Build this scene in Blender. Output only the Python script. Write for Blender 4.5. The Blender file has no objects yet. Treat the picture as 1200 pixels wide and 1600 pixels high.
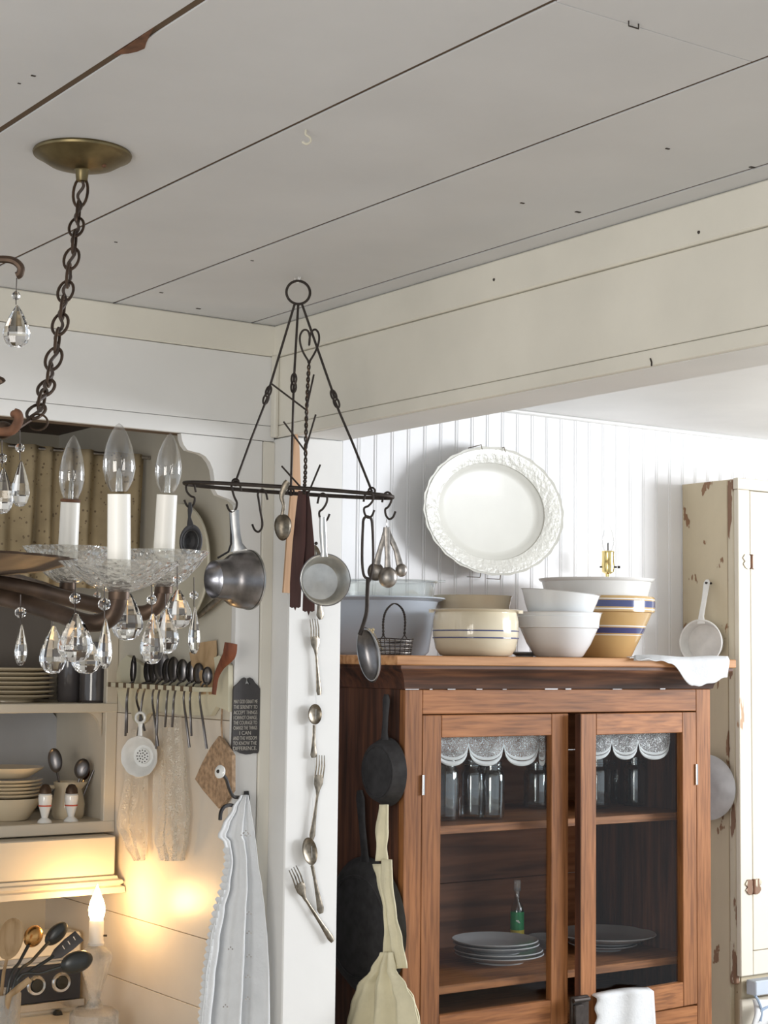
import bpy, bmesh, math, random
from mathutils import Vector, Matrix
random.seed(7)
scene = bpy.context.scene
COL = scene.collection
pi, sin, cos = math.pi, math.sin, math.cos

# ------------------------------------------------------------------ camera
FPX, YAW, PITCH, ROLL = 2621.2, 0.609908, 0.0871027, 0.011448
CAM = Vector((0, 0, 1.6))
FW = Vector((sin(YAW)*cos(PITCH), cos(YAW)*cos(PITCH), sin(PITCH)))
_r = Vector((cos(YAW), -sin(YAW), 0)); _u = _r.cross(FW)
RT = cos(ROLL)*_r + sin(ROLL)*_u
UP = -sin(ROLL)*_r + cos(ROLL)*_u
cd = bpy.data.cameras.new('camera'); cam = bpy.data.objects.new('camera', cd); COL.objects.link(cam)
cam.matrix_world = Matrix(((RT.x, UP.x, -FW.x, CAM.x), (RT.y, UP.y, -FW.y, CAM.y), (RT.z, UP.z, -FW.z, CAM.z), (0, 0, 0, 1)))
cd.sensor_fit = 'AUTO'; cd.sensor_width = 36; cd.lens = FPX/1600*36; cd.clip_start = 0.05
scene.camera = cam

# ------------------------------------------------------------------ world, window light, exposure
w = bpy.data.worlds.new('world'); scene.world = w; w.use_nodes = True
bg = w.node_tree.nodes['Background']; bg.inputs[0].default_value = (0.86, 0.93, 1.0, 1); bg.inputs[1].default_value = 0.62
def area(name, loc, target, sx, sy, power, col):
    l = bpy.data.lights.new(name, 'AREA'); l.shape = 'RECTANGLE'; l.size = sx; l.size_y = sy; l.energy = power; l.color = col
    o = bpy.data.objects.new(name, l); COL.objects.link(o); o.location = loc
    o.rotation_euler = (Vector(target)-Vector(loc)).to_track_quat('-Z', 'Y').to_euler(); return o
area('window_light_right', (5.7, 1.1, 1.88), (2.6, 3.7, 1.88), 1.8, 0.84, 118, (0.93, 0.96, 1.0))
area('window_light_left', (-1.7, 0.0, 1.5), (2.0, 2.6, 1.8), 1.4, 1.4, 44, (1.0, 0.95, 0.87))
vs = scene.view_settings; vs.view_transform = 'Standard'; vs.look = 'None'; vs.gamma = 1; vs.use_curve_mapping = False; vs.exposure = 0.35

# ------------------------------------------------------------------ pixel / space helpers (photo taken as 1200x1600)
def ray(x, y): return (x-600)/FPX*RT - (y-800)/FPX*UP + FW
def onX(x, y, v): d = ray(x, y); return CAM + d*((v-CAM.x)/d.x)
def onY(x, y, v): d = ray(x, y); return CAM + d*((v-CAM.y)/d.y)
def onZ(x, y, v): d = ray(x, y); return CAM + d*((v-CAM.z)/d.z)
def at(x, y, d): return CAM + ray(x, y)*d
def depth(p): return (p-CAM).dot(FW)
RH = Vector((cos(YAW), -sin(YAW), 0)); FH = Vector((sin(YAW), cos(YAW), 0)); ZU = Vector((0, 0, 1)); NC = -FH
EX = Vector((1, 0, 0)); EY = Vector((0, 1, 0))

# ------------------------------------------------------------------ mesh builder
class MB:
    def __init__(s): s.v = []; s.f = []
    def add(s, vs, fs):
        b = len(s.v); s.v += [Vector(p) for p in vs]; s.f += [tuple(i+b for i in f) for f in fs]; return s
    def box(s, x0, x1, y0, y1, z0, z1, bev=0):
        if x1 < x0: x0, x1 = x1, x0
        if y1 < y0: y0, y1 = y1, y0
        if z1 < z0: z0, z1 = z1, z0
        return s.obox(Vector(((x0+x1)/2, (y0+y1)/2, (z0+z1)/2)), EX, EY, ZU, x1-x0, y1-y0, z1-z0, bev)
    def obox(s, c, a, b, n, sa, sb, sn, bev=0):
        bm = bmesh.new(); bmesh.ops.create_cube(bm, size=1)
        for q in bm.verts: q.co = Vector((q.co.x*sa, q.co.y*sb, q.co.z*sn))
        if bev: bmesh.ops.bevel(bm, geom=bm.edges[:], offset=bev, segments=1, affect='EDGES')
        bm.verts.index_update()
        s.add([c+a*q.co.x+b*q.co.y+n*q.co.z for q in bm.verts], [[q.index for q in f.verts] for f in bm.faces]); bm.free(); return s
    def tube(s, pts, r, seg=8, closed=False):
        pts = [Vector(p) for p in pts]; n = len(pts)
        rr = r if isinstance(r, (list, tuple)) else [r]*n
        T = []
        for i in range(n):
            a = pts[(i-1) % n] if closed or i > 0 else pts[i]; b = pts[(i+1) % n] if closed or i < n-1 else pts[i]
            t = (b-a); T.append(t.normalized() if t.length > 1e-9 else Vector((0, 0, 1)))
        u = T[0].orthogonal().normalized(); vs = []
        for i in range(n):
            u = (u - T[i]*u.dot(T[i])); u = u.normalized() if u.length > 1e-6 else T[i].orthogonal().normalized()
            v = T[i].cross(u)
            vs += [pts[i]+(u*cos(2*pi*k/seg)+v*sin(2*pi*k/seg))*rr[i] for k in range(seg)]
        fs = []
        for i in range(n if closed else n-1):
            j = (i+1) % n
            fs += [(i*seg+k, i*seg+(k+1) % seg, j*seg+(k+1) % seg, j*seg+k) for k in range(seg)]
        if not closed: fs += [tuple(range(seg))[::-1], tuple((n-1)*seg+k for k in range(seg))]
        return s.add(vs, fs)
    def strip(s, pts, widths, thick, nrm, seg=10):
        pts = [Vector(p) for p in pts]; n = len(pts); vs = []
        ws = widths if isinstance(widths, (list, tuple)) else [widths]*n
        th = thick if isinstance(thick, (list, tuple)) else [thick]*n
        for i in range(n):
            t = (pts[min(i+1, n-1)]-pts[max(i-1, 0)]).normalized(); sd = t.cross(nrm).normalized(); nn = sd.cross(t)
            vs += [pts[i]+sd*(ws[i]/2*cos(2*pi*k/seg))+nn*(th[i]/2*sin(2*pi*k/seg)) for k in range(seg)]
        fs = [(i*seg+k, i*seg+(k+1) % seg, (i+1)*seg+(k+1) % seg, (i+1)*seg+k) for i in range(n-1) for k in range(seg)]
        fs += [tuple(range(seg))[::-1], tuple((n-1)*seg+k for k in range(seg))]
        return s.add(vs, fs)
    def lathe(s, prof, o, ax=ZU, seg=32, sa=1, sb=1, xd=None, wob=None):
        ax = ax.normalized(); a = xd if xd else (RH if abs(ax.z) > .9 else ax.cross(ZU).normalized()); a = (a-ax*a.dot(ax)).normalized(); b = ax.cross(a)
        vs = []
        for i, (r, z) in enumerate(prof):
            for k in range(seg):
                t = 2*pi*k/seg; q = wob(i, t) if wob else 1
                vs.append(o+ax*z+(a*cos(t)*sa+b*sin(t)*sb)*(r*q))
        n = len(prof)
        fs = [(i*seg+k, i*seg+(k+1) % seg, (i+1)*seg+(k+1) % seg, (i+1)*seg+k) for i in range(n-1) for k in range(seg)]
        if prof[0][0] > 1e-4 and prof[-1][0] > 1e-4: fs += [((n-1)*seg+k, (n-1)*seg+(k+1) % seg, (k+1) % seg, k) for k in range(seg)]   # closed ring profile
        return s.add(vs, fs)
    def prism(s, pts, d):
        pts = [Vector(p) for p in pts]; n = len(pts)
        return s.add(pts+[p+d for p in pts], [tuple(range(n)), tuple(range(n, 2*n))[::-1]]+[(i, i+n, (i+1) % n+n, (i+1) % n) for i in range(n)])
    def sphere(s, c, r, seg=12, rings=8, sz=1):
        return s.lathe([(r*sin(pi*i/rings)+1e-6, -r*sz*cos(pi*i/rings)) for i in range(rings+1)], c, ZU, seg)
    def bowl(s, c, a, b, n, dep, th=.0012, rings=6, seg=24, egg=0):
        """open half-ellipsoid shell: a,b half-axis vectors of the rim, n the direction the bowl bulges"""
        n = n.normalized(); vs = []; fs = []
        for lay in (0, 1):
            for i in range(rings+1):
                q = 1-i/rings
                for k in range(seg):
                    t = 2*pi*k/seg; e = 1+egg*sin(t)
                    vs.append(c+a*(q*cos(t)*(1-egg*.5*sin(t)))+b*(q*sin(t))*e+n*(dep*math.sqrt(max(0, 1-q*q))+lay*th))
        R = (rings+1)*seg
        for lay in (0, 1):
            for i in range(rings):
                for k in range(seg):
                    f = (lay*R+i*seg+k, lay*R+i*seg+(k+1) % seg, lay*R+(i+1)*seg+(k+1) % seg, lay*R+(i+1)*seg+k)
                    fs.append(f if lay else f[::-1])
        fs += [(k, (k+1) % seg, R+(k+1) % seg, R+k) for k in range(seg)]
        return s.add(vs, fs)
    def grid(s, fn, nu, nv):
        vs = [fn(i/nu, j/nv) for j in range(nv+1) for i in range(nu+1)]
        fs = [(j*(nu+1)+i, j*(nu+1)+i+1, (j+1)*(nu+1)+i+1, (j+1)*(nu+1)+i) for j in range(nv) for i in range(nu)]
        return s.add(vs, fs)
    def build(s, name, mat, parent=None, smooth=40, solid=0, label=None, cat=None, group=None, kind=None):
        me = bpy.data.meshes.new(name)
        if parent is not None: o0 = WO[parent.name]
        else:
            xs = [p.x for p in s.v]; ys = [p.y for p in s.v]; zs = [p.z for p in s.v]
            o0 = Vector(((min(xs)+max(xs))/2, (min(ys)+max(ys))/2, min(zs)))
        me.from_pydata([tuple(p-o0) for p in s.v], [], s.f); me.validate(); me.update()
        bm = bmesh.new(); bm.from_mesh(me); bmesh.ops.remove_doubles(bm, verts=bm.verts, dist=1e-6)
        bmesh.ops.recalc_face_normals(bm, faces=bm.faces); bm.to_mesh(me); bm.free()
        if smooth:
            me.shade_smooth(); me.set_sharp_from_angle(angle=math.radians(smooth))
        me.materials.append(M[mat] if isinstance(mat, str) else mat)
        o = bpy.data.objects.new(name, me); COL.objects.link(o)
        if parent is not None: o.parent = parent; WO[o.name] = o0
        else: o.location = o0; WO[o.name] = o0
        if solid:
            m = o.modifiers.new('thickness', 'SOLIDIFY'); m.thickness = solid; m.offset = 0
        tag(o, label, cat, group, kind); return o
WO = {}
def tag(o, label=None, cat=None, group=None, kind=None):
    if label: o['label'] = label
    if cat: o['category'] = cat
    if group: o['group'] = group
    if kind: o['kind'] = kind
    return o
def thing(name, label, cat, loc, group=None):
    o = bpy.data.objects.new(name, None); COL.objects.link(o); o.location = loc; o.empty_display_size = .02
    WO[o.name] = Vector(loc); return tag(o, label, cat, group)
def lerp(a, b, t): return a+(b-a)*t
def curve(pts, n):
    """Catmull-Rom through points"""
    pts = [Vector(p) for p in pts]; P = [pts[0]*2-pts[1]]+pts+[pts[-1]*2-pts[-2]]; out = []
    for i in range(1, len(P)-2):
        for k in range(n):
            t = k/n; a, b, c, d = P[i-1:i+3]
            out.append(0.5*((2*b)+(c-a)*t+(2*a-5*b+4*c-d)*t*t+(3*b-a-3*c+d)*t**3))
    return out+[pts[-1]]

# ------------------------------------------------------------------ materials (all procedural)
M = {}
def mat(name, col, rough=.5, metal=0, spec=.5, var=.06, vscale=6, bump=0, bscale=40, trans=0, alpha=1, emit=None, es=0, coat=0, sss=0, stretch=None):
    m = bpy.data.materials.new(name); m.use_nodes = True; nt = m.node_tree; b = nt.nodes['Principled BSDF']; L = nt.links
    b.inputs['Roughness'].default_value = rough; b.inputs['Metallic'].default_value = metal
    b.inputs['Specular IOR Level'].default_value = spec; b.inputs['Transmission Weight'].default_value = trans; b.inputs['Alpha'].default_value = alpha
    b.inputs['Coat Weight'].default_value = coat
    b.inputs['Base Color'].default_value = (*col, 1)
    tc = nt.nodes.new('ShaderNodeTexCoord'); vec = tc.outputs['Object']
    if stretch:
        mp = nt.nodes.new('ShaderNodeMapping'); mp.inputs['Scale'].default_value = stretch; L.new(vec, mp.inputs[0]); vec = mp.outputs[0]
    if var:
        n = nt.nodes.new('ShaderNodeTexNoise'); n.inputs['Scale'].default_value = vscale; n.inputs['Detail'].default_value = 5; L.new(vec, n.inputs['Vector'])
        r = nt.nodes.new('ShaderNodeValToRGB'); e = r.color_ramp.elements
        e[0].position = .3; e[1].position = .7
        e[0].color = (*[max(0, c*(1-var*1.6)) for c in col], 1); e[1].color = (*[min(1, c*(1+var)) for c in col], 1)
        L.new(n.outputs['Fac'], r.inputs[0]); L.new(r.outputs[0], b.inputs['Base Color'])
    if bump:
        n2 = nt.nodes.new('ShaderNodeTexNoise'); n2.inputs['Scale'].default_value = bscale; n2.inputs['Detail'].default_value = 4; L.new(vec, n2.inputs['Vector'])
        bp = nt.nodes.new('ShaderNodeBump'); bp.inputs['Strength'].default_value = bump; bp.inputs['Distance'].default_value = .004
        L.new(n2.outputs['Fac'], bp.inputs['Height']); L.new(bp.outputs[0], b.inputs['Normal'])
    if emit: b.inputs['Emission Color'].default_value = (*emit, 1); b.inputs['Emission Strength'].default_value = es
    M[name] = m; return m
def wood(name, axis, dark, mid, light, rough=.55, fine=60, spots=.35):
    m = bpy.data.materials.new(name); m.use_nodes = True; nt = m.node_tree; b = nt.nodes['Principled BSDF']; L = nt.links
    b.inputs['Roughness'].default_value = rough; b.inputs['Specular IOR Level'].default_value = .3
    tc = nt.nodes.new('ShaderNodeTexCoord'); mp = nt.nodes.new('ShaderNodeMapping'); L.new(tc.outputs['Object'], mp.inputs[0])
    sc = [1, 1, 1]; sc['XYZ'.index(axis)] = .06; mp.inputs['Scale'].default_value = sc
    n = nt.nodes.new('ShaderNodeTexNoise'); n.inputs['Scale'].default_value = fine; n.inputs['Detail'].default_value = 6; n.inputs['Distortion'].default_value = .2; L.new(mp.outputs[0], n.inputs['Vector'])
    r = nt.nodes.new('ShaderNodeValToRGB'); e = r.color_ramp.elements; e[0].position = .32; e[0].color = (*dark, 1); e[1].position = .68; e[1].color = (*light, 1)
    k = e.new(.48); k.color = (*mid, 1); L.new(n.outputs['Fac'], r.inputs[0])
    n2 = nt.nodes.new('ShaderNodeTexNoise'); n2.inputs['Scale'].default_value = 7; n2.inputs['Detail'].default_value = 5
    mp2 = nt.nodes.new('ShaderNodeMapping'); L.new(tc.outputs['Object'], mp2.inputs[0]); sc2 = [1, 1, 1]; sc2['XYZ'.index(axis)] = .3; mp2.inputs['Scale'].default_value = sc2
    L.new(mp2.outputs[0], n2.inputs['Vector'])
    r2 = nt.nodes.new('ShaderNodeValToRGB'); e2 = r2.color_ramp.elements; e2[0].position = .38; e2[0].color = (1-spots, 1-spots*1.05, 1-spots*1.1, 1); e2[1].position = .6; e2[1].color = (1, 1, 1, 1)
    L.new(n2.outputs['Fac'], r2.inputs[0])
    mx = nt.nodes.new('ShaderNodeMix'); mx.data_type = 'RGBA'; mx.blend_type = 'MULTIPLY'; mx.inputs[0].default_value = 1
    L.new(r.outputs[0], mx.inputs[6]); L.new(r2.outputs[0], mx.inputs[7]); L.new(mx.outputs[2], b.inputs['Base Color'])
    bp = nt.nodes.new('ShaderNodeBump'); bp.inputs['Strength'].default_value = .25; bp.inputs['Distance'].default_value = .002; L.new(n.outputs['Fac'], bp.inputs['Height']); L.new(bp.outputs[0], b.inputs['Normal'])
    M[name] = m; return m
def chippy(name, col, under, amount=.34, scale=9, stretch=(1, 1, .35), rough=.6, edge=None):
    m = mat(name, col, rough, var=0); nt = m.node_tree; b = nt.nodes['Principled BSDF']; L = nt.links
    tc = nt.nodes.new('ShaderNodeTexCoord'); mp = nt.nodes.new('ShaderNodeMapping'); mp.inputs['Scale'].default_value = stretch; L.new(tc.outputs['Object'], mp.inputs[0])
    n = nt.nodes.new('ShaderNodeTexNoise'); n.inputs['Scale'].default_value = scale; n.inputs['Detail'].default_value = 4; n.inputs['Roughness'].default_value = .55; L.new(mp.outputs[0], n.inputs['Vector'])
    r = nt.nodes.new('ShaderNodeValToRGB'); e = r.color_ramp.elements; e[0].position = amount; e[0].color = (*under, 1); e[1].position = amount+.012; e[1].color = (*col, 1)
    k = e.new(.75); k.color = (*[min(1, c*1.07) for c in col], 1)
    L.new(n.outputs['Fac'], r.inputs[0]); L.new(r.outputs[0], b.inputs['Base Color'])
    bp = nt.nodes.new('ShaderNodeBump'); bp.inputs['Strength'].default_value = .5; bp.inputs['Distance'].default_value = .002
    r3 = nt.nodes.new('ShaderNodeValToRGB'); r3.color_ramp.elements[0].position = amount; r3.color_ramp.elements[1].position = amount+.02
    L.new(n.outputs['Fac'], r3.inputs[0]); L.new(r3.outputs[0], bp.inputs['Height']); L.new(bp.outputs[0], b.inputs['Normal']); return m
def thin_glass(name, tint=(.96, .98, .98), refl=.12, haze=0, bump=0):
    m = bpy.data.materials.new(name); m.use_nodes = True; nt = m.node_tree; nt.nodes.clear(); L = nt.links
    out = nt.nodes.new('ShaderNodeOutputMaterial'); t = nt.nodes.new('ShaderNodeBsdfTransparent'); t.inputs[0].default_value = (*tint, 1)
    g = nt.nodes.new('ShaderNodeBsdfGlossy'); g.inputs['Roughness'].default_value = .03
    lw = nt.nodes.new('ShaderNodeLayerWeight'); lw.inputs[0].default_value = .25
    mr = nt.nodes.new('ShaderNodeMapRange'); mr.inputs[3].default_value = refl*.4; mr.inputs[4].default_value = min(1, refl*4); L.new(lw.outputs['Facing'], mr.inputs[0])
    if bump:
        tc = nt.nodes.new('ShaderNodeTexCoord'); vo = nt.nodes.new('ShaderNodeTexVoronoi'); vo.inputs['Scale'].default_value = 130; L.new(tc.outputs['Object'], vo.inputs['Vector'])
        bp = nt.nodes.new('ShaderNodeBump'); bp.inputs['Strength'].default_value = bump; bp.inputs['Distance'].default_value = .004; L.new(vo.outputs['Distance'], bp.inputs['Height'])
        L.new(bp.outputs[0], g.inputs['Normal']); L.new(bp.outputs[0], lw.inputs['Normal'])
    mx = nt.nodes.new('ShaderNodeMixShader'); L.new(mr.outputs[0], mx.inputs[0]); L.new(t.outputs[0], mx.inputs[1]); L.new(g.outputs[0], mx.inputs[2]); last = mx.outputs[0]
    if haze:
        d = nt.nodes.new('ShaderNodeBsdfDiffuse'); d.inputs[0].default_value = (.85, .86, .86, 1); m2 = nt.nodes.new('ShaderNodeMixShader'); m2.inputs[0].default_value = haze
        L.new(last, m2.inputs[1]); L.new(d.outputs[0], m2.inputs[2]); last = m2.outputs[0]
    L.new(last, out.inputs[0]); M[name] = m; return m
def lace(name, col, scale=260, dens=.5, rough=.9):
    """net: thread grid kept, holes transparent, denser motifs from a cell pattern"""
    m = mat(name, col, rough, var=0, spec=.1); nt = m.node_tree; b = nt.nodes['Principled BSDF']; L = nt.links
    tc = nt.nodes.new('ShaderNodeTexCoord'); mp = nt.nodes.new('ShaderNodeMapping'); mp.inputs['Rotation'].default_value = (.3, .5, .6); L.new(tc.outputs['Object'], mp.inputs[0])
    v = nt.nodes.new('ShaderNodeTexVoronoi'); v.feature = 'DISTANCE_TO_EDGE'; v.inputs['Scale'].default_value = scale; L.new(mp.outputs[0], v.inputs['Vector'])
    n = nt.nodes.new('ShaderNodeTexNoise'); n.inputs['Scale'].default_value = 45; L.new(tc.outputs['Object'], n.inputs['Vector'])
    ad = nt.nodes.new('ShaderNodeMath'); ad.operation = 'MULTIPLY'; ad.inputs[1].default_value = dens; L.new(n.outputs['Fac'], ad.inputs[0])
    lt = nt.nodes.new('ShaderNodeMath'); lt.operation = 'LESS_THAN'; L.new(v.outputs['Distance'], lt.inputs[0]); L.new(ad.outputs[0], lt.inputs[1])
    L.new(lt.outputs[0], b.inputs['Alpha']); return m
mat('ceiling_paint', (.655, .66, .675), .55, var=.04, vscale=3, bump=.12, bscale=30)
mat('gap_dark', (.13, .085, .05), .9, var=0)
mat('cream_paint', (.74, .71, .63), .5, var=.05, vscale=4, bump=.15, bscale=22)
mat('white_paint', (.77, .765, .75), .5, var=.03, vscale=4, bump=.1, bscale=22)
mat('beadboard_paint', (.85, .85, .86), .5, var=.02, vscale=5, bump=.06)
mat('alcove_paint', (.62, .58, .49), .5, var=.05, vscale=5)
mat('tileboard', (.72, .655, .57), .34, var=.03, vscale=8, bump=.05, bscale=60)
mat('hutch_paint', (.61, .555, .46), .45, var=.04, vscale=6)
mat('hutch_back_shaded', (.22, .19, .165), .6, var=.06)  # hutch paint darkened on the back panel, shade of the recess in the colour
mat('shade_brown', (.09, .065, .05), .7, var=.1)
mat('floor_wood', (.50, .44, .36), .5, var=.15)
wood('wood_v', 'Z', (.20, .076, .026), (.30, .118, .040), (.38, .158, .058), spots=.30, fine=130)
wood('wood_h', 'X', (.20, .076, .026), (.31, .122, .042), (.40, .166, .060), spots=.30, fine=130)
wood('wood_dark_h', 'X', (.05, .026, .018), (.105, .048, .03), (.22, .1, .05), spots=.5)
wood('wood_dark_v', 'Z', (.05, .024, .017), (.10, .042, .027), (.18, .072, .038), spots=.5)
wood('wood_back', 'X', (.16, .062, .03), (.27, .108, .052), (.38, .16, .08), fine=45)
wood('wood_top', 'X', (.28, .12, .045), (.45, .22, .09), (.56, .3, .14), spots=.2)
wood('wood_tan', 'Z', (.45, .27, .15), (.55, .34, .2), (.62, .4, .26), spots=.12)
wood('wood_spoon', 'Z', (.3, .19, .09), (.42, .28, .15), (.5, .35, .2), spots=.15)
wood('wood_red', 'Z', (.12, .035, .02), (.22, .07, .035), (.3, .1, .05), spots=.3)
wood('wood_mahogany', 'Z', (.055, .022, .019), (.075, .028, .024), (.10, .036, .03), spots=.2)
chippy('chippy_side', (.56, .48, .34), (.25, .135, .07), .365, 17, (1, 1, .45))
chippy('chippy_front', (.66, .61, .51), (.45, .28, .16), .26, 9)
chippy('chippy_edge', (.58, .52, .40), (.22, .12, .07), .47, 30, (1, 1, .2))
mat('iron', (.055, .045, .04), .55, .7, var=.2, vscale=60)
mat('cast_iron', (.05, .048, .05), .6, .5, var=.2, vscale=40, bump=.1)
mat('tin', (.42, .42, .42), .32, 1, var=.25, vscale=22, bump=.06, bscale=50)
mat('tin_dark', (.25, .24, .245), .3, 1, var=.3, vscale=24, bump=.06)
mat('aluminium', (.62, .61, .58), .28, 1, var=.12, vscale=30)
mat('silver_dull', (.22, .19, .15), .35, 1, var=.3, vscale=90)
mat('pewter', (.40, .37, .34), .4, 1, var=.25, vscale=70)
mat('brass_old', (.20, .16, .085), .42, 1, var=.2, vscale=30)
mat('brass', (.85, .68, .30), .18, 1, var=.05)
mat('bronze', (.085, .055, .038), .45, .7, var=.3, vscale=30)
mat('copper', (.6, .33, .12), .25, 1, var=.15)
mat('chrome', (.75, .75, .75), .15, 1, var=0)
mat('steel_handle', (.16, .15, .15), .3, .9, var=.15)
mat('glaze_white', (.80, .80, .78), .12, var=.02, coat=.4)
mat('glaze_platter', (.62, .61, .555), .42, var=.03, coat=.05)
mat('glaze_platter_relief', (.66, .65, .595), .25, var=.03, coat=.3, bump=1.0, bscale=75)
mat('glaze_milk', (.80, .82, .83), .1, var=.01, coat=.4)
mat('glaze_cream', (.72, .64, .48), .12, var=.04, coat=.5)
mat('glaze_tan', (.68, .58, .42), .15, var=.05, coat=.4)
mat('glaze_yellow', (.56, .37, .16), .14, var=.05, coat=.5)
mat('glaze_blue', (.06, .075, .20), .15, var=.1, coat=.5)
mat('enamel_greyblue', (.50, .55, .62), .18, var=.04, coat=.3)
mat('enamel_white', (.78, .77, .74), .2, var=.06, vscale=30, coat=.3)
mat('enamel_grey', (.52, .52, .53), .35, var=.1, vscale=25, bump=.1)
mat('china_grey', (.42, .42, .43), .2, var=.05, coat=.3)
mat('red_line', (.6, .09, .05), .3, var=0)
mat('candle_sleeve', (.85, .83, .78), .4, var=.03)
mat('cloth_white', (.66, .67, .68), .9, var=.03, vscale=30, bump=.25, bscale=160, spec=.1)
mat('cloth_cream', (.72, .66, .47), .9, var=.06, vscale=20, bump=.3, bscale=120, spec=.1)
mat('cloth_blue', (.32, .40, .52), .9, var=.06, spec=.1)
mat('crochet_tan', (.42, .29, .19), .95, var=.25, vscale=90, bump=.8, bscale=150, spec=.05)
mat('cream_board', (.60, .565, .46), .5, var=.04)
mat('rack_paint', (.66, .62, .47), .5, var=.05)
mat('plaque_black', (.045, .04, .04), .45, var=.15, vscale=40)
mat('plaque_letter', (.48, .45, .40), .6, var=0)
mat('black_panel', (.03, .035, .05), .2, var=0)
mat('black_plastic', (.03, .032, .03), .3, var=.1)
mat('stove_white', (.72, .68, .60), .25, var=.03, coat=.3)
mat('nail', (.05, .04, .035), .6, .4, var=0)
mat('cord_brown', (.07, .05, .04), .6, var=0)
mat('rust', (.16, .07, .035), .8, var=.3, vscale=60)
mat('label_green', (.02, .27, .09), .35, var=.1, vscale=90)
mat('label_yellow', (.65, .52, .05), .35, var=.05)
mat('label_pale', (.7, .75, .7), .4, var=0)
mat('dried_flower', (.5, .4, .24), .9, var=.2)
mat('dark_glass', (.10, .09, .09), .1, var=.1, coat=.5)
mat('flame_bulb', (1, .9, .7), .3, var=0, emit=(1.0, .60, .24), es=75)
thin_glass('pane_glass', (.95, .96, .96), .018)
thin_glass('bulb_glass', (.95, .95, .95), .22)
thin_glass('jar_glass', (.88, .91, .92), .34)
thin_glass('dish_glass', (.93, .95, .94), .22, .10)
thin_glass('frosted_glass', (.90, .90, .88), .30, .10, 1.0)
mg = mat('crystal', (1, 1, 1), .02, var=0, trans=1); mg.node_tree.nodes['Principled BSDF'].inputs['IOR'].default_value = 1.52
mat('pressed_glass', (.93, .9, .84), .12, var=0, trans=.75, bump=.8, bscale=120)
lace('lace_white', (.85, .85, .86), 330, .16)
lace('lace_cream', (.72, .66, .56), 300, .20)
lace('eyelet', (.80, .81, .81), 55, .9)

def curtain_mat():
    m = mat('curtain_print', (.40, .32, .20), .9, var=.12, vscale=14, spec=.1); nt = m.node_tree; b = nt.nodes['Principled BSDF']; L = nt.links
    src = b.inputs['Base Color'].links[0].from_socket
    tc = nt.nodes.new('ShaderNodeTexCoord'); v = nt.nodes.new('ShaderNodeTexVoronoi'); v.inputs['Scale'].default_value = 70; L.new(tc.outputs['Object'], v.inputs['Vector'])
    lt = nt.nodes.new('ShaderNodeMath'); lt.operation = 'LESS_THAN'; lt.inputs[1].default_value = .2; L.new(v.outputs['Distance'], lt.inputs[0])
    mx = nt.nodes.new('ShaderNodeMix'); mx.data_type = 'RGBA'; L.new(lt.outputs[0], mx.inputs[0]); L.new(src, mx.inputs[6]); mx.inputs[7].default_value = (.2, .15, .1, 1)
    L.new(mx.outputs[2], b.inputs['Base Color'])
curtain_mat()

# ================================================================== THE ROOM
HC = 2.36; YL = 3.273; XB = 1.978; XB2 = 2.12; ZB = 2.10; XS = 1.885; YBK = 3.80; HC2 = 2.335
MB().box(-2.2, 5.4, -1.6, 4.4, -.04, 0).build('floor', 'floor_wood', label='brown wooden floor under the kitchen, below the picture', kind='structure')
ceil = MB().box(-2.2, XB2, -1.6, 4.4, HC+.0026, HC+.06).build('ceiling', 'gap_dark', label='pale grey painted board ceiling over the kitchen', kind='structure')
xs = [-2.1, -1.77, -1.43, -1.1, -.77, -.43, -.10, .235, .57, .904, 1.234, 1.568, 1.914, 1.995]
for i in range(len(xs)-1):
    runs = [(-1.6, YL+.02)]
    if i == 10: runs = [(-1.6, 1.434), (1.4355, YL+.02)]
    for y0, y1 in runs:
        MB().box(xs[i]+.0038+(.0022 if i == 9 else 0), xs[i+1]-.0038-(.0022 if i == 8 else 0), y0, y1, HC, HC+.0024, .0003).build('plank', 'ceiling_paint', ceil, smooth=0)
# broken corner along a plank joint
ch = [onZ(x, y, HC-.0006) for x, y in ((178, 86), (200, 72), (222, 56), (240, 43), (233, 58), (229, 66), (226, 76), (214, 81), (200, 84))]
MB().prism(ch, Vector((0, 0, .004))).build('broken_edge', 'rust', ceil, label='bare brown wood where the plank edge broke away')
for x, y, s in ((816, 317, 3), (903, 331, 4), (1175, 261, 4), (1043, 232, 3), (52, 118, 3), (30, 130, 2), (181, 378, 2), (394, 407, 2), (252, 457, 2.5), (310, 482, 3)):
    p = onZ(x, y, HC); k = s*depth(p)/FPX
    MB().obox(p, EX, EY, ZU, k*2.4, k*1.3, .002).build('nail_hole', 'nail', ceil)
# hooked staple and small painted cup hook screwed into the ceiling
p = onZ(990, 35, HC)
MB().tube([p+Vector((-.008, 0, 0)), p+Vector((-.008, 0, -.006)), p+Vector((.008, 0, -.006)), p+Vector((.008, 0, 0))], .001, 6).build('staple', 'nail', label='small dark staple driven into the ceiling at upper right', cat='staple')
p = onZ(478, 203, HC)
MB().tube(curve([p, p-ZU*.007, p-ZU*.011+RH*.006, p-ZU*.017+RH*.007, p-ZU*.021+RH*.001, p-ZU*.018-RH*.005], 4), .0017, 8).build('cup_hook', 'cream_board', label='little painted cup hook in the ceiling above the pot rack', cat='hook')

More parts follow.
